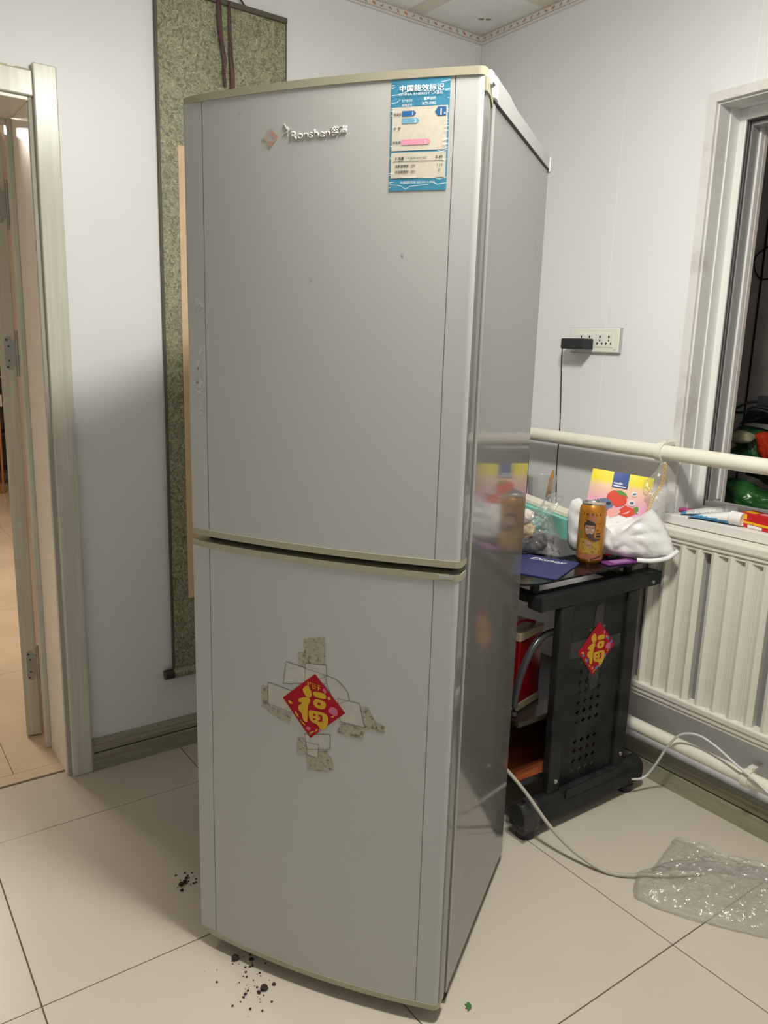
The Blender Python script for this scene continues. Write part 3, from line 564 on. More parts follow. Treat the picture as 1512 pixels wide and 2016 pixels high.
# tape remains and fortune stickers
TP = {'a': [(-0.2877, 0.7588), (-0.2439, 0.7682), (-0.242, 0.7137), (-0.2851, 0.7079)], 'b': [(-0.3003, 0.7294), (-0.2832, 0.7325), (-0.2795, 0.6866), (-0.2956, 0.6814)], 'd': [(-0.3801, 0.6471), (-0.3626, 0.6467), (-0.3627, 0.6012), (-0.3791, 0.6006)], 'e2': [(-0.3791, 0.6077), (-0.3116, 0.602), (-0.3171, 0.5779), (-0.3627, 0.5938)], 'h': [(-0.1898, 0.6453), (-0.156, 0.6456), (-0.1426, 0.6208), (-0.1239, 0.614), (-0.1235, 0.6009), (-0.1648, 0.6015)], 'i': [(-0.2082, 0.6083), (-0.1619, 0.6091), (-0.1642, 0.5801), (-0.2182, 0.5837)], 'k': [(-0.2812, 0.5265), (-0.2352, 0.5424), (-0.2346, 0.4982), (-0.2765, 0.4935)], 'j': [(-0.3002, 0.557), (-0.2728, 0.5581), (-0.2779, 0.5232), (-0.3, 0.52)], 'm': [(-0.2372, 0.5335), (-0.2277, 0.5315), (-0.222, 0.5043), (-0.2346, 0.5035)]}
TQ = {'c': [(-0.3243, 0.7065), (-0.2376, 0.6944), (-0.2741, 0.6723), (-0.3308, 0.6608)], 'e': [(-0.3649, 0.6557), (-0.2954, 0.6475), (-0.3061, 0.6046), (-0.365, 0.6113)], 'f': [(-0.2458, 0.6955), (-0.2189, 0.6896), (-0.2039, 0.6775), (-0.1960, 0.6670), (-0.1935, 0.6537), (-0.2212, 0.6386)], 'g': [(-0.2163, 0.6528), (-0.1729, 0.6507), (-0.1619, 0.6051), (-0.2104, 0.608)], 'l': [(-0.2838, 0.5664), (-0.2305, 0.577), (-0.23, 0.5468), (-0.2781, 0.5359)], 'n': [(-0.283, 0.7113), (-0.24, 0.7141), (-0.2394, 0.6789), (-0.2847, 0.6702)], 'o': [(-0.2815, 0.551), (-0.2534, 0.5511), (-0.2552, 0.5232), (-0.2769, 0.5255)]}
for i_, (k_, p) in enumerate(TP.items()): finish('tape_remnant', flat([p], fs(0.0004+i_*0.00004), 0.02), TAPED, LOW)['label'] = 'grimy grey tape remnant'
for i_, (k_, p) in enumerate(TQ.items()):
    finish('tape_strip', flat([p], fs(0.0008+i_*0.00003), 0.02), TAPEM, LOW)
    bm = []
    for a, b in zip(p, p[1:]+p[:1]):
        dv = Vector((b[0]-a[0], b[1]-a[1])).normalized(); nn = Vector((-dv.y, dv.x))*0.00038; bm.append([(a[0]-nn.x, a[1]-nn.y), (b[0]-nn.x, b[1]-nn.y), (b[0]+nn.x, b[1]+nn.y), (a[0]+nn.x, a[1]+nn.y)])
    finish('tape_edge', flat(bm, fs(0.00105), 0.02), TAPEL, LOW)
def fortune(parent, f, C, s, rot, extra=True, label=None):
    """red paper diamond with the gold character; f maps local (a,b,eps) to the surface"""
    ca, sa = math.cos(rot), math.sin(rot)
    R_ = lambda a, b: (a*ca-b*sa, a*sa+b*ca)
    P = lambda polys: [[R_(a*s, b*s) for a, b in p] for p in polys]
    st = finish('fortune_sticker', flat(P([[(-1, 0.06), (0.05, 1), (1, -0.02), (-0.08, -1.02)]]), lambda a, b: f(a, b, 0.0013), 0.02), RED, parent)
    st['label'] = label
    strokes = [[(-.43, .52), (-.30, .66), (-.22, .68), (-.10, .52), (-.06, .36), (-.10, .26), (-.22, .22), (-.30, .26), (-.40, .40), (-.42, .46)],
               [(-.58, .12), (-.30, .24), (-.16, .22), (-.11, .12), (-.20, -.05), (-.22, -.30), (-.22, -.68), (-.28, -.74), (-.42, -.66), (-.43, -.44), (-.60, -.30), (-.62, -.18), (-.40, .00), (-.56, -.02), (-.61, .04)],
               [(-.02, .48), (.10, .52), (.46, .50), (.50, .36), (.46, .28), (.06, .30), (0, .36)],
               [(.00, .12), (.06, .24), (.44, .22), (.50, .08), (.42, -.12), (.10, -.10), (.00, .02)],
               [(-.18, -.26), (-.12, -.22), (.40, -.22), (.56, -.30), (.60, -.52), (.50, -.80), (.36, -.92), (.26, -.86), (.18, -.72), (-.10, -.66), (-.18, -.46)]]
    strokes = [chaikin([(x*0.82+0.01, y*0.82+0.05) for x, y in q]) for q in strokes]
    finish('character', flat(P(strokes), lambda a, b: f(a, b, 0.0017), 0.02), GOLD, st)
    holes = [[(.16, .12), (.30, .11), (.28, .02), (.16, .03)], [(.0, -.34), (.10, -.35), (.09, -.42), (.0, -.41)], [(.0, -.52), (.10, -.52), (.09, -.58), (.0, -.58)], [(.20, -.34), (.36, -.35), (.37, -.58), (.22, -.62), (.20, -.56), (.28, -.52), (.28, -.42), (.20, -.40)]]
    finish('character_gap', flat(P([[(x*0.80+0.01, y*0.80+0.05) for x, y in q] for q in holes]), lambda a, b: f(a, b, 0.0020), 0.02), RED, st)
    random.seed(5)
    fl_ = [ell(.64, -.04, .13, .13, 9, 0, .2), ell(.50, .34, .06, .06, 8), ell(.36, .54, .05, .08, 7, 0.4), ell(-.14, -.72, .08, .06, 7)]
    finish('flower_print', flat(P(fl_), lambda a, b: f(a, b, 0.0018), 0.02), PINKP, st)
    finish('flower_print', flat(P([ell(.66, -.03, .07, .07, 8), ell(.22, -.70, .04, .06, 6), ell(-.56, -.30, .04, .04, 6)]), lambda a, b: f(a, b, 0.0021), 0.02), LILAC, st)
    finish('coin_print', flat(P([ell(.40, .26, .0, .0, 4)] if False else [ell(.50, .34, .035, .035, 6), ell(.62, -.20, .05, .03, 6), ell(-.74, -.02, .08, .045, 6, -.5), ell(-.52, -.36, .10, .03, 7, -.9), ell(-.03, -.82, .10, .025, 7, .5), ell(.12, -.72, .025, .07, 6, -.5), ell(-.30, -.60, .09, .025, 6, -.7)]), lambda a, b: f(a, b, 0.0022), 0.02), GOLD, st)
    finish('leaf_print', flat(P([ell(-.08, -.88, .06, .025, 6, .4), ell(-.38, -.52, .04, .025, 6, .4)]), lambda a, b: f(a, b, 0.0023), 0.02), GREENP, st)
    return st, R_
st, R_ = fortune(LOW, lambda a, b, e: (-0.2660+a, vf(-0.2660+a)-e, 0.6280+b), 0, 0.0655, 0.0, label='red diamond sticker with gold fortune character')
finish('small_lettering', text_bm('好日子', 0.012, lambda a, b: (-0.2790+a, vf(-0.279+a)-0.0019, 0.6665+b-a*0.15), width=0.028, bold=0.0002), GOLD, st)
# scuffs on the door edge and tiny specks
random.seed(11)
sc_ = [ell(-0.518+random.uniform(-.006, .006), z+random.uniform(-.03, .03), random.uniform(.002, .006), random.uniform(.004, .012), 9, random.uniform(0, 3), .4) for z in (1.20, 1.235, 1.25, 1.19, 1.35) for _ in range(3)]
finish('scuff_mark', flat(sc_, fs(0.0005), 0.005), SCUFF, UP)
sp = [ell(u, z, .0016, .0028, 7, .3, .3) for u, z in ((-0.2798, 1.3996), (-0.1184, 1.439), (-0.4202, 1.6704))]; finish('speck', flat(sp, fs(0.0005), 0), FR_GREY, UP)

# ================================================================== HANGING SCROLL on the left wall
hs = thing('hanging_scroll', 'olive brocade hanging scroll with tan paper behind the refrigerator', 'scroll', (-0.98, 0, 0))
part('backing', hs, BROC, (-0.197, 0.194, -0.012, -0.006, 0.272, 2.225))
part('border', hs, SBORD, (-0.204, -0.197, -0.0135, -0.005, 0.272, 2.225), (0.194, 0.1975, -0.0135, -0.005, 0.272, 2.225))
part('paper', hs, PAPER, (-0.147, 0.147, -0.0135, -0.0121, 0.500, 1.836))
part('top_rod', hs, SBORD, (-0.200, 0.198, -0.020, -0.004, 2.225, 2.240), bev=0.003)
bm = BM(); cyl(bm, (-0.205, -0.0185, 0.260), 0.0155, 0.0155, (1, 0, 0), 0.41, 20); ro = finish('roller', bm, BROC, hs, 40)
for s in (-1, 1):
    bm = BM(); cyl(bm, (s*0.2055, -0.0185, 0.260), 0.0165, 0.0155, (s, 0, 0), 0.028, 20); finish('roller_knob', bm, ROLL, hs, 40)
for nm, pts in (('ribbon', [(-0.021, 2.236), (-0.020, 2.17), (-0.013, 2.12), (-0.006, 2.08), (-0.008, 2.045), (-0.004, 2.012)]), ('ribbon', [(0.010, 2.236), (0.010, 2.18), (0.014, 2.10), (0.017, 2.05), (0.017, 1.98), (0.018, 1.92)])):
    bm = BM(); ww = [0.0068, 0.0066, 0.006, 0.0055, 0.0045, 0.003] if pts[0][0] < 0 else [0.003, 0.004, 0.0062, 0.0066, 0.0068, 0.0068]
    vs = []
    for (x, z), q in zip(pts, ww): vs.append([bm.verts.new((x-q, -0.0235, z)), bm.verts.new((x+q, -0.0235+0.002*(-1)**len(vs), z)), bm.verts.new((x+q, -0.0215, z)), bm.verts.new((x-q, -0.0215, z))])
    for A, B in zip(vs, vs[1:]):
        for k in range(4): bm.faces.new((A[k], A[(k+1) % 4], B[(k+1) % 4], B[k]))
    bm.faces.new(vs[0][::-1]); bm.faces.new(vs[-1]); finish(nm, bm, BROWN, hs)
bm = BM(); tube(bm, [(0.062, -0.014, 2.2385), (0.028, -0.014, 2.275), (0.0, -0.014, 2.292), (-0.028, -0.014, 2.275), (-0.062, -0.014, 2.2385)], 0.0028, 8); finish('hanging_cord', bm, BROWN, hs, 60)
bm = BM(); cyl(bm, (0.0, 0.0, 2.290), 0.003, 0.003, (0, -1, 0), 0.022, 10); finish('nail', bm, STEEL, hs)

# ================================================================== PIPES AND RADIATOR on the right wall
def pipe(nm, lab, z, x, r, y0, y1, clamps, tilt=0.0):
    p = thing(nm, lab, 'pipe', (x, 0, z)); bm = BM(); cyl(bm, (0, y0, 0), r, r, (0, y1-y0, tilt), y0-y1, 24); finish('tube', bm, PIPEM, p, 40)
    for yc in clamps:
        bm = BM(); cyl(bm, (0, yc+0.010, tilt*(yc-y0)/(y1-y0)), r+0.0055, r+0.0055, (0, -1, 0), 0.020, 24); box(bm, 0.01, -x-0.0005, yc-0.009, yc+0.009, r-0.002, r+0.008); box(bm, 0.004, 0.014, yc-0.007, yc+0.007, r+0.004, r+0.012, bev=0.002); finish('clamp', bm, PIPEM, p, 40)
    return p
pipe('heating_pipe', 'cream heating pipe running across the wall and window', 1.024, -0.060, 0.0215, -0.015, -3.2, (-0.935, -1.9))
pipe('heating_pipe', 'cream heating pipe running low along the wall under the radiator', 0.176, -0.058, 0.0200, -0.03, -3.2, (-1.305, -2.3))
rd = thing('radiator', 'cream ribbed radiator under the window sill', 'radiator', (0.014, -0.922, 0))
# wavy aluminium sections, each four ribs wide
def rad_profile(n, pitch):
    P = []
    for k in range(n):
        for t, d in ((0.0, 0.018), (0.10, 0.004), (0.30, 0.0), (0.45, 0.006), (0.55, 0.011), (0.62, 0.0105), (0.64, 0.0125), (0.70, 0.0122), (0.72, 0.0145), (0.80, 0.0142), (0.82, 0.0165), (0.97, 0.0165)): P.append((pitch*(k+t), d))
    P.append((pitch*n, 0.018)); return P
RP = 0.049
for k in range(7):
    a_start = 0.190-0.195*k; w_ = 0.174
    bm = BM(); P = [q for q in rad_profile(4, RP) if q[0] <= w_]; poly = [(0, 0.034)]+P+[(w_, P[-1][1]), (w_, 0.034)]
    prism(bm, poly, 0.322, 0.772, lambda x, y, z, s=a_start: (-0.082+y, s-x, z)); finish('radiator_section', bm, RADM, rd, 35)
part('top_rail', rd, RADM, (-0.086, -0.016, -1.2, 0.195, 0.786, 0.8155), bev=0.007); part('top_rail_lip', rd, RADM, (-0.081, -0.02, -1.2, 0.195, 0.7765, 0.788), (-0.076, -0.02, -1.2, 0.195, 0.765, 0.7775), bev=0.001)
part('bottom_rail', rd, RADM, (-0.088, -0.03, -1.2, 0.195, 0.303, 0.322), bev=0.004); part('bottom_rail_lip', rd, RADM, (-0.084, -0.03, -1.2, 0.195, 0.290, 0.304), (-0.080, -0.03, -1.2, 0.195, 0.278, 0.291), bev=0.001)
part('gap_shade_plate', rd, mat('radiator_gap_shade', (0.22, 0.22, 0.22), 0.6), (-0.050, -0.016, -1.2, 0.195, 0.30, 0.79))  # dark grey plate paints the shade in the gaps between sections

# ================================================================== OUTLET AND ADAPTER
ou = thing('wall_outlet', 'cream four-socket wall outlet on the white panelled wall', 'outlet', (0, -0.6165, 1.337))
part('plate', ou, PLATE, (-0.011, -0.0035, -0.0945, 0.0975, -0.0365, 0.0365), bev=0.002); part('plate_edge', ou, PLATEG, (-0.009, 0.0, -0.0995, 0.0985, -0.0395, 0.0385), bev=0.002)
for yc in (0.052, 0.0185, -0.0225, -0.057):
    s = part('socket', ou, PLATE, (-0.0125, -0.0105, yc-0.0165, yc+0.0165, -0.021, 0.021), bev=0.0005)
    bm = BM()
    pr = [(-0.0019, 0.0150), (0.0019, 0.0150), (0.0030, 0.0105), (0.0019, 0.0065), (-0.0019, 0.0065), (-0.0030, 0.0105)]
    prism(bm, pr, -0.0127, -0.0110, lambda x, y, z: (z, yc+x, y)); prism(bm, [(x*0.8, y*0.8-0.0085) for x, y in pr], -0.0127, -0.0110, lambda x, y, z: (z, yc+x, y))
    for sg in (-1, 1): prism(bm, [(sg*0.0045, -0.0095), (sg*0.0095, -0.0055), (sg*0.0115, -0.0075), (sg*0.0115, -0.0125), (sg*0.0095, -0.0140)], -0.0127, -0.0110, lambda x, y, z: (z, yc+x, y))
    finish('socket_holes', bm, BLACKP, s)
finish('plate_mark', flat([rect(0.076+0.0025*k, 0.0778+0.0025*k, -0.0302, -0.0276) for k in range(4)], lambda a, b: (-0.0112, -a+0.0, b), cut=0), PLATEG, ou)
ad = thing('power_adapter', 'black power adapter plugged into the wall outlet with its thin cord hanging down', 'adapter', (-0.012, -0.570, 1.325))
part('adapter_body', ad, ADAP, (-0.052, -0.0012, -0.047, 0.045, -0.0165, 0.0165), bev=0.004)
bm = BM(); tube(bm, smooth_path([(-0.026, 0.044, -0.002), (-0.026, 0.056, -0.010), (-0.022, 0.062, -0.04), (-0.016, 0.060, -0.15), (-0.014, 0.055, -0.26), (-0.020, 0.050, -0.36), (-0.024, 0.046, -0.42), (-0.018, 0.044, -0.50), (-0.014, 0.040, -0.61)], 6), 0.0019, 8); finish('cord', bm, ADAP, ad, 60)

# ================================================================== COMPUTER DESK
dk = thing('computer_desk', 'black steel computer desk with smoked glass top and wooden shelves behind the refrigerator', 'desk', (-0.05, -0.0567, 0.0322)); dk.scale = (0.975, 0.975, 0.975)  # desk scaled about the camera position; location carries the offset, feet lengthened
# glass top with rounded front corners
gx0, gx1, gy0, gy1, gr = -0.60, -0.100, -0.940, -0.330, 0.075
poly = [(gx1, gy0), (gx1, gy1)]+[(gx0+gr-gr*math.sin(t), gy1-gr+gr*math.cos(t)) for t in [PI/2*k/8 for k in range(9)]]+[(gx0+gr-gr*math.cos(t), gy0+gr-gr*math.sin(t)) for t in [PI/2*k/8 for k in range(9)]]
bm = BM(); prism(bm, poly, 0.699, 0.705); finish('glass_top', bm, DESKG, dk, 30)
for x, y in ((-0.515, -0.905), (-0.125, -0.905), (-0.515, -0.365), (-0.125, -0.365)):
    bm = BM(); cyl(bm, (x, y, 0.668), 0.0125, 0.0125, (0, 0, 1), 0.0305, 20); finish('glass_post', bm, DESKM, dk, 40)
for y in (-0.952, -0.352):
    part('side_rail', dk, DESKM, (-0.535, -0.022, y, y+0.052, 0.626, 0.668), bev=0.004)
for xa, xb in ((-0.535, -0.500), (-0.150, -0.118)): part('cross_rail', dk, DESKM, (xa, xb, -0.8985, -0.3545, 0.640, 0.664), bev=0.003)
# end panels: two stiles with a recessed perforated sheet between
def star(c, s):
    P = []
    for k in range(8):
        a = PI/4*k; r = s if k % 2 == 0 else s*0.48; P.append((c[0]+r*math.cos(a), c[1]+r*1.15*math.sin(a)))
    return P
for y, sg in ((-0.950, 1), (-0.340, -1)):
    for x0, x1 in ((-0.452, -0.400), (-0.165, -0.113)):
        part('stile', dk, DESKM, (x0, x1, min(y, y+sg*0.026), max(y, y+sg*0.026), 0.062, 0.626), bev=0.005)
        if sg == 1:
            bm = BM(); cyl(bm, ((x0+x1)/2+0.004, y, 0.105), 0.0065, 0.006, (0, -1, 0), 0.003, 14); finish('screw', bm, SCREW, dk, 40)
    if sg == 1:
        bm = BM(); cyl(bm, (-0.062, y-0.002, 0.640), 0.006, 0.0055, (0, -1, 0), 0.003, 14); finish('screw', bm, SCREW, dk, 40)
    ys_ = y+sg*0.010
    # sheet with real star-shaped holes: tiled cells, each a square ring around its star
    bm = BM(); cx, cz = 0.0285, 0.0305; nx, nz = 5, 15; X0, Z0 = -0.354, 0.092
    def V(a, b): return bm.verts.new((a, ys_, b))
    for i in range(nx):
        for j in range(nz):
            x0, x1, z0, z1 = X0+i*cx, X0+(i+1)*cx, Z0+j*cz, Z0+(j+1)*cz
            hole = (j < 4 or (5 <= j)) and i < 4 and not (j > 12 and i < 1)
            if not hole: bm.faces.new((V(x0, z0), V(x1, z0), V(x1, z1), V(x0, z1))); continue
            S = star(((x0+x1)/2, (z0+z1)/2), 0.0098); vs = [V(*p) for p in S]
            B = [V(x1, (z0+z1)/2), V(x1, z1), V((x0+x1)/2, z1), V(x0, z1), V(x0, (z0+z1)/2), V(x0, z0), V((x0+x1)/2, z0), V(x1, z0)]
            for k in range(8): bm.faces.new((vs[k], B[k], B[(k+1) % 8], vs[(k+1) % 8]))
    x1, z1 = X0+nx*cx, Z0+nz*cz
    for q in (((-0.402, 0.066), (X0, 0.066), (X0, 0.624), (-0.402, 0.624)), ((x1, 0.066), (-0.163, 0.066), (-0.163, 0.624), (x1, 0.624)), ((X0, 0.066), (x1, 0.066), (x1, Z0), (X0, Z0)), ((X0, z1), (x1, z1), (x1, 0.624), (X0, 0.624))):
        bm.faces.new([V(*p) for p in q])
    bmesh.ops.remove_doubles(bm, verts=bm.verts, dist=0.0002)
    r = bmesh.ops.extrude_face_region(bm, geom=list(bm.faces))
    for g in r['geom']:
        if isinstance(g, bmesh.types.BMVert): g.co.y += sg*0.0015
    if sg == 1: finish('perforated_sheet', bm, DESKM, dk)
    else: bm.free()
    # runner foot with a rounded back
    bm = BM(); prof = [(0.030*math.cos(t), 0.036+0.036*math.sin(t)) for t in [PI*k/12 for k in range(13)]]+[(-0.030, 0.002), (0.030, 0.002)]
    yc = y+sg*0.010
    prism(bm, prof, -0.556, -0.040, lambda x, q, z: (z, yc+x, q)); finish('runner', bm, DESKM, dk, 40)
    part('runner_lip', dk, DESKM, (-0.395, -0.165, yc-0.030 if sg == 1 else yc+0.026, yc-0.026 if sg == 1 else yc+0.030, 0.05, 0.078))
    for x in (-0.522, -0.085):
        bm = BM(); lathe(bm, [(0.026, -0.0328), (0.027, -0.012), (0.022, -0.006), (0.012, 0.0), (0.010, 0.029)], 20, (x, yc, 0)); finish('foot', bm, BLACKP, dk, 40)
bm = BM(); prism(bm, [(0.034*math.cos(t), 0.038+0.040*math.sin(t)) for t in [PI*k/12 for k in range(13)]]+[(-0.034, -0.001), (0.034, -0.001)], -0.565, -0.500, lambda x, q, z: (z, -0.940+x, q)); finish('runner_end_wrap', bm, film('packing_film', (0.85, 0.85, 0.83), gloss=0.4, haze=0.02, bump=0.5, bscale=60), dk, 60)
part('middle_shelf', dk, WOODD, (-0.555, -0.12, -0.918, -0.34, 0.290, 0.306), bev=0.002); part('lower_shelf', dk, WOODR, (-0.535, -0.12, -0.918, -0.34, 0.112, 0.124), bev=0.001)
part('lower_shelf_edge', dk, BLACKP, (-0.540, -0.535, -0.920, -0.338, 0.110, 0.126)); part('lower_shelf_edge', dk, BLACKP, (-0.535, -0.12, -0.9215, -0.918, 0.110, 0.126))
part('shelf_back_panel', dk, WOODD, (-0.13, -0.118, -0.918, -0.34, 0.14, 0.288))
bm = BM(); tube(bm, smooth_path([(-0.44, -0.918, 0.548), (-0.478, -0.918, 0.543), (-0.515, -0.918, 0.520), (-0.548, -0.918, 0.472), (-0.572, -0.918, 0.40), (-0.578, -0.918, 0.33)], 6), 0.010, 12); finish('bent_arm', bm, mat('arm_grey_steel', (0.035, 0.035, 0.036), 0.3, metal=0.2), dk, 60)
# clear tape and fortune sticker on the end panel
fd = lambda a, b, e: (-0.283+a, -0.9513+0.0105-e, 0.474+b)
TAPEC = mat('tape_on_panel', (0.038, 0.038, 0.033), 0.35, spec=0.3, noise_amt=0.3, noise_scale=60)
for p in ([(-0.020, 0.068), (-0.014, 0.128), (0.012, 0.136), (0.020, 0.128), (0.020, 0.055)], [(-0.112, 0.004), (-0.108, 0.038), (-0.03, 0.038), (-0.03, -0.018), (-0.110, -0.010)], [(0.03, 0.026), (0.106, 0.026), (0.108, -0.010), (0.03, -0.012)], [(-0.022, -0.05), (0.020, -0.06), (0.018, -0.118), (-0.008, -0.128), (-0.022, -0.10)]):
    finish('tape_strip', flat([p], lambda a, b: fd(a, b, 0.0004), 0), TAPEC, dk)
fortune(dk, fd, 0, 0.080, 0.0, label='red diamond fortune sticker with colourful flower edge')
finish('flower_print', flat([ell(-0.283+x*0.08, 0.474+y*0.08, 0.006, 0.004, 7, k) for k, (x, y) in enumerate(((-.7, -.12), (-.48, -.36), (.50, -.36), (.06, -.74), (.78, .10), (.58, .28)))], lambda a, b: (a, -0.9513+0.0105-0.0026, b), 0), BLUEP, dk)

# ================================================================== THINGS ON THE DESK
TZ = 0.7199  # most desk item positions pushed along the line of sight toward the camera
mp = thing('mouse_pad', 'navy mouse pad with white lettering lying at the left end of the glass desk top', 'mouse pad', (-0.4575, -0.8543, TZ), math.radians(-67))
def rrect(w, h, r, n=5):
    P = []
    for cx, cy, a0 in ((w/2-r, h/2-r, 0), (-w/2+r, h/2-r, PI/2), (-w/2+r, -h/2+r, PI), (w/2-r, -h/2+r, 3*PI/2)):
        P += [(cx+r*math.cos(a0+PI/2*k/n), cy+r*math.sin(a0+PI/2*k/n)) for k in range(n+1)]
    return P
bm = BM(); prism(bm, rrect(0.18, 0.20, 0.012), 0, 0.0025); finish('pad', bm, NAVY, mp)
finish('lettering', text_bm('Disney', 0.036, lambda a, b: (-0.045+a*1.0, 0.055+b, 0.0028), shear=0.35, width=0.105, bold=0.0004), INKW, mp)
# drinks can
cn = thing('drink_can', 'tall orange drink can with bearded man print on the glass desk top', 'can', (-0.2889, -0.8933, TZ), facing(0.612, -0.79))
bm = BM(); lathe(bm, [(0.028, 0.0), (0.031, 0.004), (0.0365, 0.012), (0.037, 0.016), (0.037, 0.148), (0.0355, 0.156), (0.0315, 0.164), (0.0305, 0.166)], 40); finish('can_body', bm, CAN_O, cn, 50)
bm = BM(); lathe(bm, [(0.0305, 0.166), (0.0318, 0.168), (0.0318, 0.171), (0.0300, 0.1715), (0.0290, 0.168), (0.002, 0.168)], 40); finish('can_lid', bm, CAN_S, cn, 40)
bm = BM(); prism(bm, ell(0.0, -0.008, 0.007, 0.011, 14), 0.1682, 0.1694); finish('pull_tab', bm, CAN_S, cn, 40)
bm = BM(); prism(bm, ell(0.002, -0.019, 0.011, 0.006, 14), 0.1681, 0.1684); finish('opening', bm, BLACKP, cn)
def cs(e): return lambda a, b: ((0.037+e)*math.sin(a/0.037), -(0.037+e)*math.cos(a/0.037), b)
def canp(nm, polys, m, e): return finish(nm, flat(polys, cs(e), 0.004), m, cn)
canp('arm_print', [[(-0.036, 0.014), (0.036, 0.014), (0.036, 0.022), (0.02, 0.030), (-0.010, 0.030), (-0.036, 0.034)]], COPP, 0.0003)
canp('sun_print', [ell(0.0, 0.128, 0.013, 0.014, 16)], COPP, 0.0003)
canp('jacket_print', [[(-0.033, 0.030), (0.030, 0.030), (0.028, 0.062), (0.016, 0.070), (0.006, 0.060), (-0.004, 0.042), (-0.014, 0.066), (-0.018, 0.074), (-0.034, 0.068)]], JACK, 0.0004)
canp('shirt_print', [[(-0.014, 0.072), (0.006, 0.062), (0.002, 0.054), (-0.004, 0.042), (-0.012, 0.056)]], SKIN, 0.0005)
canp('face_print', [[(-0.0165, 0.108), (-0.0165, 0.094), (-0.013, 0.084), (-0.004, 0.076), (0.006, 0.084), (0.0095, 0.094), (0.0095, 0.112), (-0.0165, 0.112)]], SKIN, 0.0006)
canp('hair_print', [[(-0.0175, 0.100), (-0.0165, 0.111), (0.0085, 0.111), (0.0098, 0.094), (0.0115, 0.112), (0.008, 0.119), (-0.004, 0.124), (-0.018, 0.127), (-0.012, 0.122), (-0.021, 0.114)]], HAIRP, 0.0008)
canp('beard_print', [[(-0.0165, 0.094), (-0.011, 0.086), (-0.005, 0.088), (-0.003, 0.0905), (-0.001, 0.088), (0.004, 0.087), (0.009, 0.094), (0.008, 0.080), (0.014, 0.073), (0.022, 0.068), (0.010, 0.066), (-0.004, 0.072), (-0.012, 0.080)]], BEARD, 0.0008)
canp('eye_print', [ell(-0.0105, 0.1000, 0.0028, 0.0014), ell(0.0040, 0.0995, 0.0028, 0.0014)], WPRINT, 0.0009)
canp('brow_print', [[(-0.0145, 0.106), (-0.007, 0.1025), (-0.007, 0.1042), (-0.0140, 0.1078)], [(0.0078, 0.106), (0.000, 0.1025), (0.000, 0.1042), (0.0076, 0.1076)], ell(-0.0100, 0.1003, 0.0011, 0.0012, 8), ell(0.0043, 0.0998, 0.0011, 0.0012, 8), [(0.002, 0.016), (0.034, 0.026), (0.034, 0.023), (0.004, 0.0145)], [(-0.012, 0.060), (-0.004, 0.054), (0.006, 0.060), (-0.004, 0.0525)]], HAIRP, 0.0010)
canp('leaf_print', [ell(-0.030, 0.088, 0.004, 0.006, 8), ell(-0.028, 0.078, 0.003, 0.004, 8)], GREENP, 0.0005)
canp('label_block', [rect(0.013, 0.027, 0.0775, 0.0845)]+[[(0.018, 0.1035), (0.019, 0.0995), (0.023, 0.0985), (0.019, 0.0975), (0.018, 0.0935), (0.017, 0.0975), (0.013, 0.0985), (0.017, 0.0995)]]+[rect(0.0135+0.0045*k, 0.0172+0.0045*k, z, z+0.0045) for k in range(3) for z in (0.0868, 0.0705)]+[[(0.0135+0.004*k, 0.116+0.003*(k % 2)), (0.0165+0.004*k, 0.119-0.003*(k % 2)), (0.0165+0.004*k, 0.118-0.003*(k % 2)), (0.0135+0.004*k, 0.115+0.003*(k % 2))] for k in range(4)], HAIRP, 0.0005)
finish('lettering', text_bm('I K E L L', 0.0095, lambda a, b: cs(0.0007)(-0.024+a, 0.139+b), width=0.050, bold=0.0001), HAIRP, cn)
# snack pouch behind the can
pc = thing('snack_pouch', 'yellow and pink stand-up snack pouch printed with berries in the white bag', 'pouch', (-0.1894, -0.8806, 0.7518), facing(0.614, -0.79))
pc.rotation_euler = (math.radians(-9), math.radians(6), facing(0.614, -0.79))
bm = BM(); nW, nH = 12, 16; Wp, Hp = 0.172, 0.212
def pv(i, j, s):
    a = (i/nW-0.5)*Wp*(1.0+0.0*j); b = Hp*j/nH; e = max(0, 1-(2*i/nW-1)**4)*max(0, 1-max(0, b/Hp)**3); t = 0.016*e+0.0008
    return (a, s*t+0.0015*noise.noise(Vector((a*40, b*40, s))), b)
fr_ = [[bm.verts.new(pv(i, j, -1)) for i in range(nW+1)] for j in range(nH+1)]; bk_ = [[bm.verts.new(pv(i, j, 1)) for i in range(nW+1)] for j in range(nH+1)]
for j in range(nH):
    for i in range(nW): bm.faces.new((fr_[j][i], fr_[j][i+1], fr_[j+1][i+1], fr_[j+1][i])); bm.faces.new((bk_[j][i+1], bk_[j][i], bk_[j+1][i], bk_[j+1][i+1]))
    for q, r in ((0, 1), (nW, -1)): bm.faces.new((fr_[j][q], fr_[j+1][q], bk_[j+1][q], bk_[j][q]))
for i in range(nW): bm.faces.new((fr_[nH][i], fr_[nH][i+1], bk_[nH][i+1], bk_[nH][i])); bm.faces.new((fr_[0][i+1], fr_[0][i], bk_[0][i], bk_[0][i+1]))
finish('pouch_film', bm, POUCH, pc, 50)
def ps(e):
    def f(a, b):
        i = (a/Wp+0.5)*nW; e_ = max(0, 1-(2*i/nW-1)**4)*max(0, 1-max(0, b/Hp)**3); return (a, -(0.016*e_+0.0008)-0.0016-e, b)
    return f
def pp(nm, polys, m, e):
    if nm in ('strawberry_print', 'blueberry_print', 'blueberry_crown', 'cube_print', 'slice_print', 'leaf_print', 'white_cloud_print', 'lower_pill', 'lower_lettering_band'): polys = [[(a*1.08, b+0.016 if b > 0 else b) for a, b in p] for p in polys]
    return finish(nm, flat(polys, ps(e), 0.008), m, pc)
pp('brand_tag', [rect(-0.025, 0.019, 0.168, 0.212)], TAGB, 0.0003)
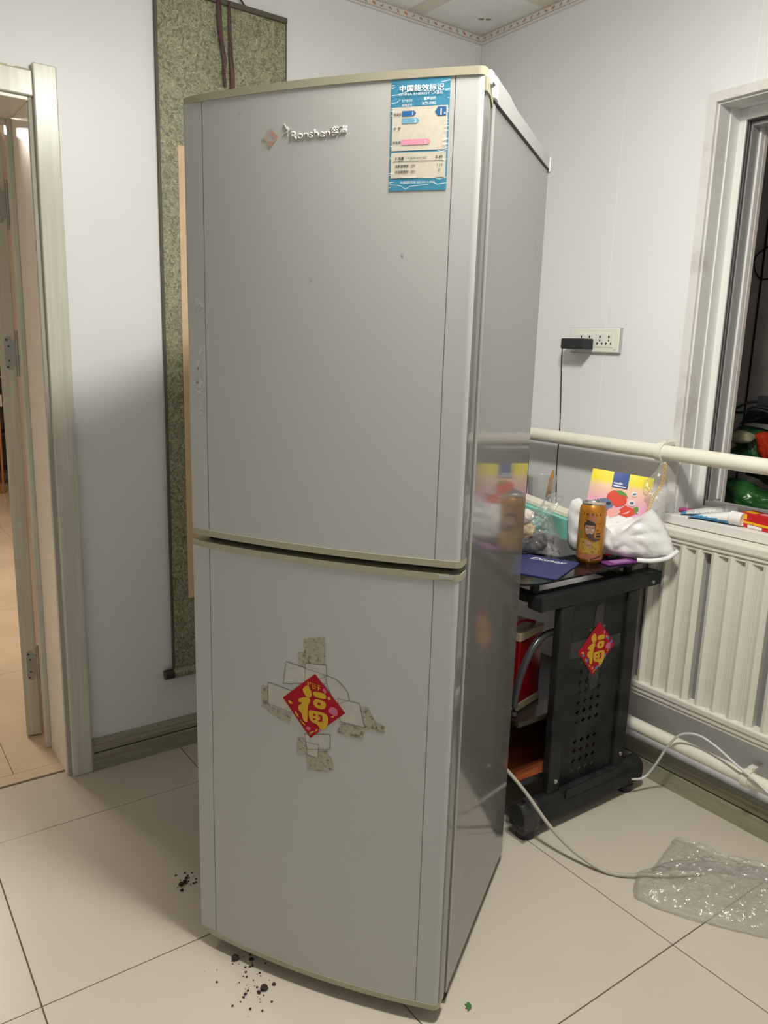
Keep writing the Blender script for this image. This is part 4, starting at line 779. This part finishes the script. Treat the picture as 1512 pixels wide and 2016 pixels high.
finish('tag_lettering', text_bm('guodin', 0.010, lambda a, b: ps(0.0008)(-0.022+a, 0.178+b), width=0.026, bold=0.0003), INKW, pc); pp('tag_line', [rect(-0.021, 0.014, 0.1715, 0.1745)], WPRINT, 0.0007)
pp('white_cloud_print', [[(-0.06, 0.0), (0.06, 0.0), (0.06, 0.062), (0.045, 0.076), (0.02, 0.074), (-0.02, 0.080), (-0.05, 0.070), (-0.064, 0.05)]], WPRINT, 0.0003)
pp('lower_lettering_band', [rect(-0.045, 0.030, 0.020, 0.038)], TAGB, 0.0006); pp('lower_pill', [ell(0.022, 0.052, 0.016, 0.0045, 14)], BLUEB, 0.0006)
pp('strawberry_print', [ell(-0.004, 0.122, 0.026, 0.022, 16, -.3, .05), [(0.008, 0.092), (0.020, 0.106), (0.044, 0.100), (0.048, 0.086), (0.030, 0.072), (0.012, 0.076)]], STRAW, 0.0006)
pp('blueberry_print', [ell(-0.032, 0.100, 0.021, 0.016, 16)], BLUEB, 0.0008); pp('blueberry_crown', [ell(-0.023, 0.104, 0.0065, 0.0055, 8)], INKB, 0.0010)
pp('cube_print', [[(-0.048, 0.068), (-0.020, 0.067), (-0.018, 0.088), (-0.044, 0.090)]], LAV, 0.0009); pp('slice_print', [[(-0.026, 0.074), (-0.012, 0.064), (0.004, 0.072), (0.012, 0.086), (0.0, 0.096), (-0.018, 0.090)], [(0.014, 0.080), (0.036, 0.094), (0.030, 0.084)]], SLICE, 0.0010)
pp('leaf_print', [[(-0.010, 0.142), (0.002, 0.146), (0.016, 0.140), (0.024, 0.128), (0.012, 0.134), (0.002, 0.132)], [(0.042, 0.104), (0.052, 0.110), (0.056, 0.100), (0.050, 0.094), (0.058, 0.088), (0.046, 0.090)]], LEAFM, 0.0011)
pp('badge_print', [ell(0.041, 0.158, 0.0085, 0.0075, 12), ell(0.038, 0.132, 0.0095, 0.0085, 12)], WPRINT, 0.0006); pp('badge_mark', [ell(0.041, 0.158, 0.0060, 0.0030, 8, .4), ell(0.038, 0.132, 0.0062, 0.0050, 8)], BLUEB, 0.0008)
pp('arc_lettering', [[(-0.070+0.0062*k, 0.118+0.003*k-0.00016*k*k), (-0.0665+0.0062*k, 0.1192+0.003*k-0.00016*k*k), (-0.0667+0.0062*k, 0.1225+0.003*k-0.00016*k*k), (-0.0702+0.0062*k, 0.1213+0.003*k-0.00016*k*k)] for k in range(7)], TAGB, 0.0006)
# white carrier bag round the pouch
wbag = [(-0.155, 0.775), (-0.160, 0.821), (-0.152, 0.860), (-0.128, 0.872), (-0.105, 0.822), (-0.05, 0.800), (0.0, 0.812), (0.045, 0.834), (0.072, 0.856), (0.095, 0.835), (0.118, 0.800), (0.135, 0.762), (0.148, 0.738), (0.142, 0.722), (0.06, 0.7075), (-0.02, 0.7075), (-0.09, 0.709), (-0.14, 0.712), (-0.155, 0.735)]
wb_ = thing('plastic_bag', 'crumpled white plastic carrier bag at the right end of the desk top', 'bag', (-0.172, -0.912, 0.0146), facing(0.589, -0.808))
bm = BM()
# front wall of the bag: outline bulging towards the room, open at the top
B0 = pillow(wbag, 0.042, 0.030, amp=0.013, scale=13, rings=16, seg=96, seed=2.0)
finish('bag_film', B0, WBAG, wb_, 70)
bm = BM(); tube(bm, smooth_path([(0.045, -0.044, 0.7135), (0.085, -0.040, 0.715), (0.125, -0.026, 0.724), (0.151, -0.006, 0.742)], 5), [0.0065]*16, 8); finish('bag_hem', bm, WBAG, wb_, 60)
def bagprint(nm, pts, m):
    finish(nm, flat([pts], lambda a, b: (a, -0.0585+0.9*max(0, a-0.02)*0.3, b), 0), m, wb_)
rp = thing('red_packet', 'small red packet peeking out under the white bag beside the can', 'packet', (-0.190, -0.893, TZ+0.0056), math.radians(-35))
bm = BM(); prism(bm, [(-0.022, -0.012), (0.0, -0.015), (0.026, -0.010), (0.024, 0.008), (0.0, 0.012), (-0.024, 0.010)], 0.0, 0.011); bmesh.ops.bevel(bm, geom=list(bm.edges), offset=0.003, segments=1, affect='EDGES'); finish('packet_film', bm, BOXR, rp)
# clear carrier bag with buns, left
cbo = [(-0.070, 0.7065), (-0.075, 0.79), (-0.045, 0.85), (-0.015, 0.836), (0.01, 0.84), (0.035, 0.884), (0.062, 0.892), (0.084, 0.880), (0.068, 0.857), (0.050, 0.824), (0.066, 0.787), (0.084, 0.755), (0.088, 0.718), (0.080, 0.7065), (0.025, 0.7065)]
cb = thing('plastic_bag', 'clear knotted plastic bag of food on the desk top beside the refrigerator', 'bag', (-0.3766, -0.7548, 0.0146), facing(0.673, -0.739))
finish('bag_film', pillow(cbo, 0.045, 0.045, amp=0.012, scale=24, rings=16, seg=96, seed=5.0, wr=0.004), CLEAR, cb, 28)
def lump(nm, lab, cat, loc, rx, ry, rz, m, seed, amp=0.15, group=None):
    bm = BM(); bmesh.ops.create_icosphere(bm, subdivisions=3, radius=1)
    for v in bm.verts:
        k = 1+amp*noise.noise(v.co*2.2+Vector((seed, 0, 0))); v.co = Vector((v.co.x*rx*k, v.co.y*ry*k, v.co.z*rz*k))
    o = finish(nm, bm, m, None, 80); o.location = loc; return tag(o, lab, cat, group)
lump('steamed_bun', 'white steamed bun at the top of the clear food bag', 'food', (-0.3971, -0.7451, 0.8337), 0.026, 0.020, 0.020, BUN, 1)
lump('root_vegetable', 'beige lumpy food inside the clear food bag', 'food', (-0.3932, -0.7451, 0.7908), 0.028, 0.022, 0.024, BEIGE, 3, 0.4)
lump('food_bundle', 'dark grey bundle at the bottom of the clear food bag', 'food', (-0.3669, -0.7509, 0.7508), 0.052, 0.022, 0.028, GYBAG, 6, 0.4)
tb = thing('card_box', 'teal box with cream lid tilted behind the clear bag', 'box', (-0.2694, -0.7119, 0.8205), facing(0.696, -0.718)); tb.rotation_euler = (math.radians(8), math.radians(17), facing(0.696, -0.718))
part('box_body', tb, TEAL, (-0.095, 0.095, -0.03, 0.035, -0.05, 0.012), bev=0.002); part('box_lid', tb, CREAMC, (-0.097, 0.060, -0.012, 0.036, 0.0125, 0.026), bev=0.002)
part('box_label', tb, mat('teal_dark', (0.03, 0.12, 0.10), 0.5), (-0.06, -0.005, -0.0312, -0.0302, -0.008, -0.002))
# cup with brush
cu = thing('plastic_cup', 'clear plastic cup standing behind the teal box', 'cup', (-0.2118, -0.6242, TZ))
bm = BM(); lathe(bm, [(0.030, 0.0), (0.0305, 0.002), (0.045, 0.196), (0.047, 0.199), (0.0445, 0.198), (0.0292, 0.004)], 32); finish('cup_wall', bm, CUPM, cu, 50)
tbr = thing('toothbrush', 'amber and purple toothbrush leaning in the clear cup', 'toothbrush', (-0.1963, -0.6339, TZ+0.006))
bm = BM(); tube(bm, [(0.0, 0.0, 0.0), (0.002, -0.002, 0.06), (0.004, -0.003, 0.13)], [0.004, 0.006, 0.008], 10); finish('handle_grip', bm, BRUSHP, tbr, 60)
bm = BM(); tube(bm, [(0.004, -0.003, 0.13), (0.008, -0.005, 0.165), (0.011, -0.007, 0.195), (0.013, -0.008, 0.212)], [0.008, 0.0075, 0.005, 0.0025], 10); finish('handle_tip', bm, BRUSHO, tbr, 60)
bs = thing('black_stick', 'slender black stick standing left of the clear cup', 'stick', (-0.247, -0.5891, TZ))
part('shaft', bs, BLACKP, (-0.005, 0.005, -0.004, 0.004, 0.0, 0.2)); bm = BM(); prism(bm, [(-0.005, 0.2), (0.005, 0.2), (0.003, 0.272), (0.0, 0.275)], -0.004, 0.004, lambda x, y, z: (x, z, y)); finish('tip', bm, BLACKP, bs)
pk = thing('card_packet', 'flat purple packet lying on the desk between can and white bag', 'packet', (-0.2235, -0.9469, TZ), math.radians(-10))
part('packet_sleeve', pk, PURPLE, (-0.055, 0.055, -0.020, 0.020, 0.0, 0.004), bev=0.001); part('packet_label', pk, LILAC, (-0.03, 0.035, -0.012, 0.012, 0.004, 0.0045))
# clear bag hanging from the pipe clamp, with a printed yellow chain
hbo = [(0.006, 1.000), (-0.008, 0.97), (-0.045, 0.925), (-0.075, 0.88), (-0.07, 0.845), (-0.01, 0.84), (0.035, 0.885), (0.056, 0.93), (0.048, 0.965), (0.026, 0.99), (0.018, 1.001)]
hb = thing('plastic_bag', 'clear plastic bag with yellow chain print hanging from the pipe', 'bag', (-0.098, -0.955, 0.0), facing(0.566, -0.824))
finish('bag_film', pillow(hbo, 0.012, 0.010, amp=0.006, scale=28, rings=12, seg=72, seed=8.0, wr=0.003), CLEAR, hb, 28)
cp = smooth_path([(0.017, 0, 1.000), (0.017, 0, 0.955), (0.008, 0, 0.925), (-0.006, 0, 0.900), (-0.013, 0, 0.870), (-0.020, 0, 0.845)], 4)
bm = BM()
for i in range(len(cp)-1):
    p, q = cp[i], cp[i+1]; d = (q-p).normalized(); nn = Vector((-d.z, 0, d.x))
    for a, b in ((-0.0042, -0.0026), (0.0026, 0.0042)):
        vs = [bm.verts.new((p+nn*a)+Vector((0, -0.0185, 0))), bm.verts.new((p+nn*b)+Vector((0, -0.0185, 0))), bm.verts.new((q+nn*b)+Vector((0, -0.0185, 0))), bm.verts.new((q+nn*a)+Vector((0, -0.0185, 0)))]; bm.faces.new(vs)
    vs = [bm.verts.new(p+nn*a+d*e+Vector((0, -0.0185, 0))) for a, e in ((-0.004, 0), (0.004, 0), (0.004, 0.002), (-0.004, 0.002))]; bm.faces.new(vs)
finish('chain_print', bm, CHAIN, hb)
# gift box on the middle shelf
gb = thing('gift_box', 'red gift box with gold ends and ribbon on the middle desk shelf', 'box', (-0.5083, -0.827, 0.3311), math.radians(14))
part('box_body', gb, GIFTR, (-0.062, 0.062, -0.062, 0.062, 0.020, 0.205), bev=0.004); part('base_band', gb, GIFTG, (-0.064, 0.064, -0.064, 0.064, 0.0, 0.022), bev=0.002); part('top_band', gb, GIFTG, (-0.064, 0.064, -0.064, 0.064, 0.203, 0.226), bev=0.002)
bm = BM(); tube(bm, smooth_path([(-0.050, -0.035, 0.2285), (-0.02, -0.030, 0.240), (0.02, -0.030, 0.236), (0.045, -0.045, 0.2285)], 5), 0.004, 8); tube(bm, smooth_path([(-0.045, 0.03, 0.2285), (0.0, 0.035, 0.242), (0.05, 0.02, 0.2285)], 5), 0.004, 8); finish('ribbon', bm, RIBR, gb, 60)
part('label_patch', gb, INKW, (0.0625, 0.0632, -0.03, 0.005, 0.028, 0.048))

# ================================================================== SILL THINGS
def tube_thing(lab, x, y, z, rz, m, tilt=0.0):
    t = thing('toothpaste_tube', lab, 'tube', (x, y, z), rz, 'toothpaste tubes on the window sill'); t.rotation_euler = (0, tilt, rz)
    bm = BM(); rings = []
    for k in range(9):
        q = k/8; hw = 0.026-0.007*q; hh = 0.0012+0.0165*q**0.8
        rings.append([bm.verts.new((-0.105+0.115*q, hw*math.cos(2*PI*i/20), hh*math.sin(2*PI*i/20)+hh+0.0005)) for i in range(20)])
    for A, B in zip(rings, rings[1:]):
        for i in range(20): bm.faces.new((A[i], A[(i+1) % 20], B[(i+1) % 20], B[i]))
    bm.faces.new(rings[0]); bm.faces.new(rings[-1][::-1])
    for f in bm.faces: f.material_index = 0 if f.calc_center_median().z > (0.012 if m is TUBEB else 0.006) else 1
    finish('tube_body', bm, [TUBEG if m is not TUBEB else TUBEW, TUBEB], t, 50)
    bm = BM(); lathe(bm, [(0.0165, 0.0), (0.0175, 0.001), (0.0175, 0.008), (0.0165, 0.009), (0.0160, 0.030), (0.0145, 0.031), (0.0140, 0.0295), (0.0, 0.0295)] if False else [(0.0175, 0.0), (0.0195, 0.001), (0.0195, 0.008), (0.0186, 0.009), (0.0184, 0.032), (0.0168, 0.033), (0.0158, 0.0315), (0.0150, 0.031)], 28)
    for v in bm.verts: v.co = Vector((0.0105+v.co.z, v.co.x, v.co.y+0.0199))
    finish('cap', bm, TUBEW, t, 40)
tube_thing('white toothpaste tube with grey fine print, the rear one on the window sill', 0.053, -1.070, 0.8458, math.radians(-62), TUBEG)
tube_thing('white and blue toothpaste tube, the front one on the window sill', -0.008, -1.128, 0.8458, math.radians(-88), TUBEB)
bx = thing('toothpaste_box', 'red and yellow toothpaste box on the window sill', 'box', (0.008, -1.262, 0.8455), math.radians(-100))
part('carton', bx, BOXR, (-0.10, 0.10, -0.024, 0.024, 0.0, 0.040), bev=0.001); part('yellow_stripe', bx, BOXY, (-0.098, 0.098, -0.0248, -0.0242, 0.011, 0.017)); part('yellow_emblem', bx, BOXY, (-0.093, -0.062, -0.018, 0.006, 0.0402, 0.0407), (-0.096, -0.080, -0.0248, -0.0243, 0.022, 0.036)); part('barcode_patch', bx, INKW, (-0.075, -0.03, -0.0249, -0.0243, 0.001, 0.009))
part('white_lettering', bx, SLICE, *[(-0.052+0.019*k, -0.037+0.019*k, -0.012+0.0, 0.010, 0.0402, 0.0406) for k in range(7)])
mb = thing('magenta_brush', 'magenta plastic handle end lying behind the toothpaste tubes', 'brush', (0.030, -0.990, 0.846), math.radians(-62))
bm = BM(); tube(bm, [(-0.035, 0, 0.007), (-0.02, 0, 0.0075), (0.03, 0, 0.0062), (0.07, 0, 0.006)], [0.004, 0.007, 0.006, 0.0055], 12); finish('handle', bm, MAGN, mb, 60)

# ================================================================== BALCONY HEAP beyond the window
def heap(nm, lab, cat, outline, m, f, b, seed, x=0.45, amp=0.014):
    # outline is (y,z); the heap piece faces the window (towards -x)
    t = thing(nm, lab, cat, (x, 0, 0), -PI/2)
    finish('bag_film', pillow([(-y, z) for y, z in outline], f, b, amp=amp, scale=20, rings=10, seg=60, seed=seed, wr=0.004), m, t, 70); return t
heap('plastic_bag', 'bright green plastic bag, lowest in the heap beyond the window', 'bag', [(-0.76, 0.802), (-0.80, 0.87), (-0.85, 0.900), (-0.90, 0.905), (-0.96, 0.885), (-1.04, 0.86), (-1.06, 0.802), (-0.9, 0.802)], GBAG, 0.06, 0.06, 1)
heap('plastic_bag', 'dark green plastic bag in the heap beyond the window above the pipe', 'bag', [(-0.77, 0.93), (-0.79, 1.03), (-0.83, 1.075), (-0.90, 1.07), (-0.96, 1.06), (-1.02, 1.03), (-1.03, 0.93), (-0.9, 0.915)], GBAG2, 0.05, 0.06, 2, x=0.52)
heap('plastic_bag', 'black plastic bag on top of the heap beyond the window', 'bag', [(-0.80, 1.07), (-0.83, 1.12), (-0.87, 1.14), (-0.93, 1.15), (-1.02, 1.15), (-1.05, 1.08), (-0.95, 1.078), (-0.86, 1.082)], KBAG, 0.05, 0.06, 3, x=0.56)
heap('plastic_bag', 'smoky grey plastic bag below the pipe beyond the window', 'bag', [(-0.88, 0.90), (-0.89, 0.945), (-0.95, 0.955), (-1.04, 0.94), (-1.04, 0.87), (-0.96, 0.86), (-0.91, 0.88)], GYBAG, 0.05, 0.05, 4, x=0.58)
heap('plastic_bag', 'dark grey plastic bag at the left of the heap beyond the window', 'bag', [(-0.77, 0.88), (-0.79, 0.935), (-0.84, 0.945), (-0.90, 0.94), (-0.91, 0.89), (-0.84, 0.87)], GYBAG, 0.04, 0.05, 7, x=0.70)
heap('plastic_bag', 'red plastic bag beyond the window beside the dark green bag', 'bag', [(-0.935, 1.06), (-0.965, 1.068), (-1.03, 1.07), (-1.04, 0.97), (-0.985, 0.965), (-0.955, 1.0)], RBAG, 0.03, 0.04, 5, x=0.43, amp=0.006)
lump('gourd', 'pale round gourd in front of the dark green bag beyond the window', 'gourd', (0.455, -0.878, 1.040), 0.03, 0.045, 0.022, GOURD, 4, 0.2)
lump('gourd', 'small pale gourd at the left edge of the heap beyond the window', 'gourd', (0.455, -0.835, 1.012), 0.02, 0.022, 0.016, GOURD, 9, 0.3)
pa = thing('power_adapter', 'black power adapter with coiled cord on top of the heap beyond the window', 'adapter', (0.45, -0.955, 1.165))
part('adapter_body', pa, ADAP, (-0.02, 0.02, -0.04, 0.03, -0.018, 0.014), bev=0.004)
bm = BM(); tube(bm, smooth_path([(0, 0.03, -0.004), (0.0, 0.07, -0.012), (-0.01, 0.105, -0.035), (-0.02, 0.085, -0.045), (-0.03, 0.03, -0.03), (-0.03, -0.02, -0.035), (-0.02, -0.05, -0.06)], 6), 0.004, 8); tube(bm, smooth_path([(-0.01, 0.06, -0.03), (-0.03, 0.02, -0.02), (-0.035, -0.04, -0.028), (-0.03, -0.08, -0.05)], 6), 0.004, 8); finish('cord', bm, ADAP, pa, 60)
hc = thing('loose_wire', 'thin dark cord hanging down the balcony wall beyond the window', 'cord', (0.985, -0.60, 0))
bm = BM(); tube(bm, smooth_path([(0, 0.02, 2.5), (0, 0.01, 2.05), (0, -0.04, 1.9), (0, -0.02, 1.75), (0, 0.06, 1.68), (0, 0.03, 1.60), (0, -0.05, 1.62), (0, -0.10, 1.70)], 8), 0.003, 8); finish('wire_loop', bm, BLACKP, hc, 60)
pb = heap('plastic_bag', 'dark bundle hanging high on the balcony wall beyond the window', 'bag', [(-0.60, 1.88), (-0.62, 1.96), (-0.68, 2.0), (-0.76, 1.98), (-0.78, 1.86), (-0.70, 1.84)], KBAG, 0.03, 0.02, 6, x=0.975)

# ================================================================== CABLES, FLOOR BAG, CRUMBS
gc = thing('power_cable', 'grey power cable trailing across the floor from behind the refrigerator into the clear bag', 'cable', (0, 0, 0))
bm = BM(); tube(bm, smooth_path([(-0.62, -0.90, 0.22), (-0.585, -0.98, 0.150), (-0.560, -1.06, 0.075), (-0.535, -1.13, 0.030), (-0.505, -1.20, 0.0075), (-0.465, -1.245, 0.0062), (-0.43, -1.262, 0.0062), (-0.38, -1.30, 0.0062), (-0.30, -1.34, 0.0062)], 8), 0.0052, 10); finish('cable_sheath', bm, GREYC, gc, 60)
wc = thing('white_cable', 'white cable looping from the desk foot up past the low pipe', 'cable', (0, 0, 0))
bm = BM(); tube(bm, smooth_path([(-0.150, -1.012, 0.055), (-0.120, -1.018, 0.050), (-0.100, -1.026, 0.060), (-0.092, -1.045, 0.100), (-0.090, -1.075, 0.170), (-0.088, -1.110, 0.225), (-0.085, -1.160, 0.247), (-0.085, -1.215, 0.240), (-0.085, -1.28, 0.215), (-0.085, -1.36, 0.186), (-0.085, -1.5, 0.12), (-0.085, -1.62, 0.05), (-0.085, -1.8, 0.006)], 8), 0.0036, 10); finish('cable_sheath', bm, WHITEC, wc, 60)
fb = thing('plastic_bag', 'crumpled clear plastic bag lying on the floor tiles', 'bag', (0, 0, 0.0015))
def floor_bag(outline, height, seed, z0):
    B = pillow(outline, height, 0.0015, amp=0.012, scale=36, rings=26, seg=140, seed=seed, wr=0.006, power=0.42)
    for v in B.verts: v.co = Vector((v.co.x, v.co.z, z0+max(-v.co.y, -0.0012)+0.0012))
    return B
finish('bag_film', floor_bag([(-0.446, -1.252), (-0.500, -1.285), (-0.518, -1.301), (-0.507, -1.351), (-0.463, -1.43), (-0.421, -1.493), (-0.376, -1.556), (-0.25, -1.66), (-0.12, -1.50), (-0.147, -1.431), (-0.21, -1.39), (-0.27, -1.31), (-0.35, -1.27)], 0.045, 3.0, 0.0), CLEARF, fb, 24)
finish('bag_flap', floor_bag([(-0.40, -1.262), (-0.30, -1.235), (-0.232, -1.215), (-0.215, -1.235), (-0.195, -1.33), (-0.14, -1.42), (-0.10, -1.50), (-0.16, -1.48), (-0.24, -1.38), (-0.33, -1.30)], 0.028, 6.0, 0.002), CLEARF, fb, 24)
random.seed(21)
def crumbs(lab, pts, n, spread, c):
    bm = BM()
    items = list(pts)+[(c[0]+random.gauss(0, spread), c[1]+random.gauss(0, spread), random.choice((0.0008, 0.0012, 0.0018, 0.0026))) for _ in range(n)]
    for x, y, r in items:
        g = bmesh.ops.create_icosphere(bm, subdivisions=1 if r < 0.004 else 2, radius=r)
        for v in g['verts']: v.co = Vector((x+v.co.x*(1+0.5*noise.noise(v.co*400+Vector((x*90, y*90, 0)))), y+v.co.y*(1+0.5*noise.noise(v.co*300+Vector((y*90, x*90, 0)))), r*0.55+v.co.z*0.55))
    o = finish('soil_crumbs', bm, SOIL, None); tag(o, lab, 'dirt', kind='stuff')
crumbs('dark soil crumbs on the floor tile left of the refrigerator', [(-1.412, -0.657, 0.007), (-1.400, -0.650, 0.005), (-1.393, -0.640, 0.004), (-1.418, -0.676, 0.004), (-1.385, -0.668, 0.003)], 26, 0.016, (-1.40, -0.655))
crumbs('dark soil crumbs in front of the left refrigerator corner', [(-1.403, -0.944, 0.0085), (-1.375, -0.965, 0.005), (-1.330, -0.985, 0.0045), (-1.318, -1.000, 0.003)], 30, 0.028, (-1.40, -0.985))
crumbs('dark soil crumbs farthest out in front of the refrigerator', [(-1.387, -1.049, 0.008), (-1.365, -1.050, 0.004), (-1.425, -1.040, 0.0035), (-1.400, -1.052, 0.004)], 30, 0.022, (-1.405, -1.05))
lf = thing('leaf_scrap', 'small torn green leaf on the floor right of the refrigerator', 'leaf', (-1.068, -1.317, 0.0006), 0.5)
bm = BM(); prism(bm, [(-0.011, -0.002), (-0.004, 0.001), (-0.006, 0.005), (0.000, 0.004), (0.003, 0.010), (0.006, 0.006), (0.010, 0.007), (0.011, 0.002), (0.007, -0.004), (0.0, -0.006), (-0.006, -0.004)], 0, 0.0012, lambda x, y, z: (x, y, z+0.12*abs(x)*0.5)); finish('leaf_blade', bm, LEAFGR, lf)

# ================================================================== NEXT ROOM, seen beside the open leaf
rk = thing('storage_rack', 'dark storage rack at the far end of the next room', 'rack', (-0.86, 5.2, 0))
part('back_board', rk, DWOOD, (-0.25, 0.35, 0.30, 0.33, 0.1, 1.25))
for z in (0.12, 0.45, 0.80, 1.20): part('shelf', rk, DWOOD, (-0.25, 0.35, 0.0, 0.30, z, z+0.025))
for x in (-0.25, 0.33): part('post', rk, DWOOD, (x, x+0.02, 0.0, 0.30, 0.0, 1.25))
for i, x in enumerate((0.055, 0.085)):
    o = thing('wooden_stick', ('orange-brown wooden stick leaning in front of the dark rack, left one', 'orange-brown wooden stick leaning in front of the dark rack, right one')[i], 'stick', (-0.86+x-0.08, 4.85, 0))
    bm = BM(); cyl(bm, (0, 0, 0), 0.009, 0.009, (0.03, 0.12, 1.05), 1.05, 10); finish('shaft', bm, ORNG, o, 40)
wcl = thing('white_cable', 'white cable with clip looped on the dark rack in the next room', 'cable', (-0.80, 5.16, 0.85))
bm = BM(); tube(bm, smooth_path([(-0.08, 0, 0.25), (-0.02, -0.02, 0.18), (0.06, 0, 0.24)], 6), 0.006, 8); tube(bm, smooth_path([(-0.09, 0, 0.12), (-0.01, -0.02, 0.10), (0.06, 0, 0.12)], 6), 0.006, 8); finish('cable_sheath', bm, WHITEC, wcl, 60)
part('clip', wcl, TUBEW, (-0.03, 0.03, -0.03, -0.01, -0.14, -0.04), bev=0.004)
# lamp fixture that lights the room (above the frame) and its twin in the next room
for nm, lab, loc, r in (('ceiling_lamp', 'round white ceiling lamp in the middle of the room', (-1.14, -1.52, H), 0.16), ('ceiling_lamp', 'round white ceiling lamp of the next room', (-1.9, 2.2, 2.45), 0.26)):
    t = thing(nm, lab, 'lamp', loc); bm = BM(); lathe(bm, [(r, -0.0005), (r+0.01, -0.01), (r+0.01, -0.045), (r, -0.055)], 40); finish('housing', bm, LAMPW, t, 40)
    bm = BM(); lathe(bm, [(r-0.01, -0.0555), (r-0.012, -0.062), (r-0.05, -0.066)], 40); finish('diffuser', bm, LAMPD, t, 40)
